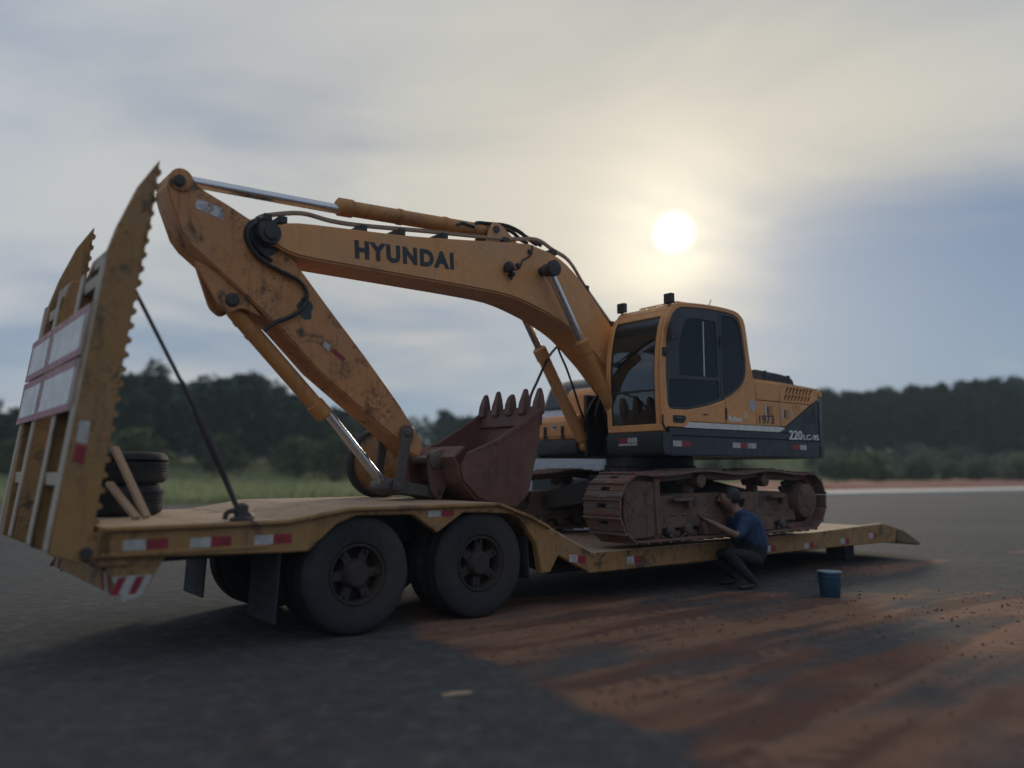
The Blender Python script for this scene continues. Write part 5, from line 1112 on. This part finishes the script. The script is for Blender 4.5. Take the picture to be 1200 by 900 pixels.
# ---------------- grey truck parked beyond the trailer
TKY = -2.5
tx0 = onY(634, 470, TKY-2.2, 0)[0]
TK = empty('parked_truck', Wp(tx0-0.6, TKY-1.2, 0), ROTZ); tag(TK, 'pale grey truck with dark roof parked behind the excavator', 'truck')
PALE = worn('pale_grey_paint', (0.34, 0.36, 0.40), d=0.2, g=0.15, rough=0.4); ROOFM = plain('dark_roof', (0.04, 0.045, 0.055), 0.5)
ct = plate('cab_side', [(1.0, 0.75), (1.0, 1.6), (0.78, 2.62), (0.6, 2.72), (-1.0, 2.72), (-1.0, 0.6), (0.45, 0.6), (0.45, 0.75)], [[(0.72, 1.7), (0.60, 2.42), (-0.1, 2.42), (-0.1, 1.7)]], 1.16, 1.22, PALE, TK, 0.01)
plate('side_window', [(0.73, 1.69), (0.61, 2.43), (-0.11, 2.43), (-0.11, 1.69)], [], 1.18, 1.185, GLASS_D, ct, 0.001)
cb_ = MB(); cb_.prism([(0.99, 0.72), (0.99, 1.6), (0.95, 1.75), (0.90, 1.75), (0.90, 0.72)], -1.2, 1.16); cb_.prism([(0.80, 2.55), (0.6, 2.72), (-1.0, 2.72), (-1.0, 0.7), (-0.94, 0.7), (-0.94, 2.64), (0.58, 2.64)], -1.2, 1.16); cb_.box(-0.95, 0.95, -1.2, -1.14, 0.7, 2.65); cb_.box(-0.95, 0.95, -1.16, 1.16, 0.7, 0.78); cb_.build('cab_shell', PALE, TK, 0.02)
MB().strip([(0.955, 1.74), (0.80, 2.56)], 0.008, -1.14, 1.14).build('windscreen', GLASS_D, TK)
rd_ = MB(); rd_.prism(rounded([(0.55, 2.72), (0.30, 3.25), (-0.20, 3.42), (-1.0, 3.45), (-1.0, 2.72)], 0.1), -1.05, 1.05); rd_.build('roof_deflector', ROOFM, TK, 0.05, 2)
gm = MB(); gm.box(0.985, 1.02, -0.8, 0.8, 0.85, 1.35); gm.build('grille', BLACK, TK); MB().box(0.95, 1.12, -1.2, 1.22, 0.38, 0.72).build('bumper', PALE, TK, 0.03)
for y in (-0.95, 0.95): MB().box(1.0, 1.125, y-0.16, y+0.16, 0.50, 0.66).build('headlight', GLASS_W, TK, 0.02)
ch = MB(); ch.box(-3.4, 0.4, -0.42, -0.34, 0.62, 0.88); ch.box(-3.4, 0.4, 0.34, 0.42, 0.62, 0.88); ch.box(-3.0, -2.2, -0.5, 0.5, 0.88, 0.98); ch.box(-1.95, -1.1, 0.55, 1.15, 0.42, 0.88); ch.build('chassis', BLACK, TK, 0.01)
for x in (0.1, -2.6):
    for s_ in (1, -1):
        w = link('wheel', WH, None, TK); w.location = (x, s_*1.02, 0.552); w.rotation_euler = (0, 0, 0 if s_ > 0 else math.pi); link('tyre', TY, None, w)

# ---------------- thin haze over the field
hz = MB(); hz.box(-320, 340, -40, 190, -2.6, 24)
HZ = bpy.data.materials.new('haze_air'); HZ.use_nodes = True; nt = HZ.node_tree; nt.nodes.clear()
pv = nt.nodes.new('ShaderNodeVolumePrincipled'); pv.inputs['Color'].default_value = (0.72, 0.88, 1.0, 1); pv.inputs['Density'].default_value = 0.0007; pv.inputs['Anisotropy'].default_value = 0.2
ou = nt.nodes.new('ShaderNodeOutputMaterial'); nt.links.new(pv.outputs[0], ou.inputs['Volume'])
link('haze', hz.mesh('haze'), HZ, None, 'stuff')
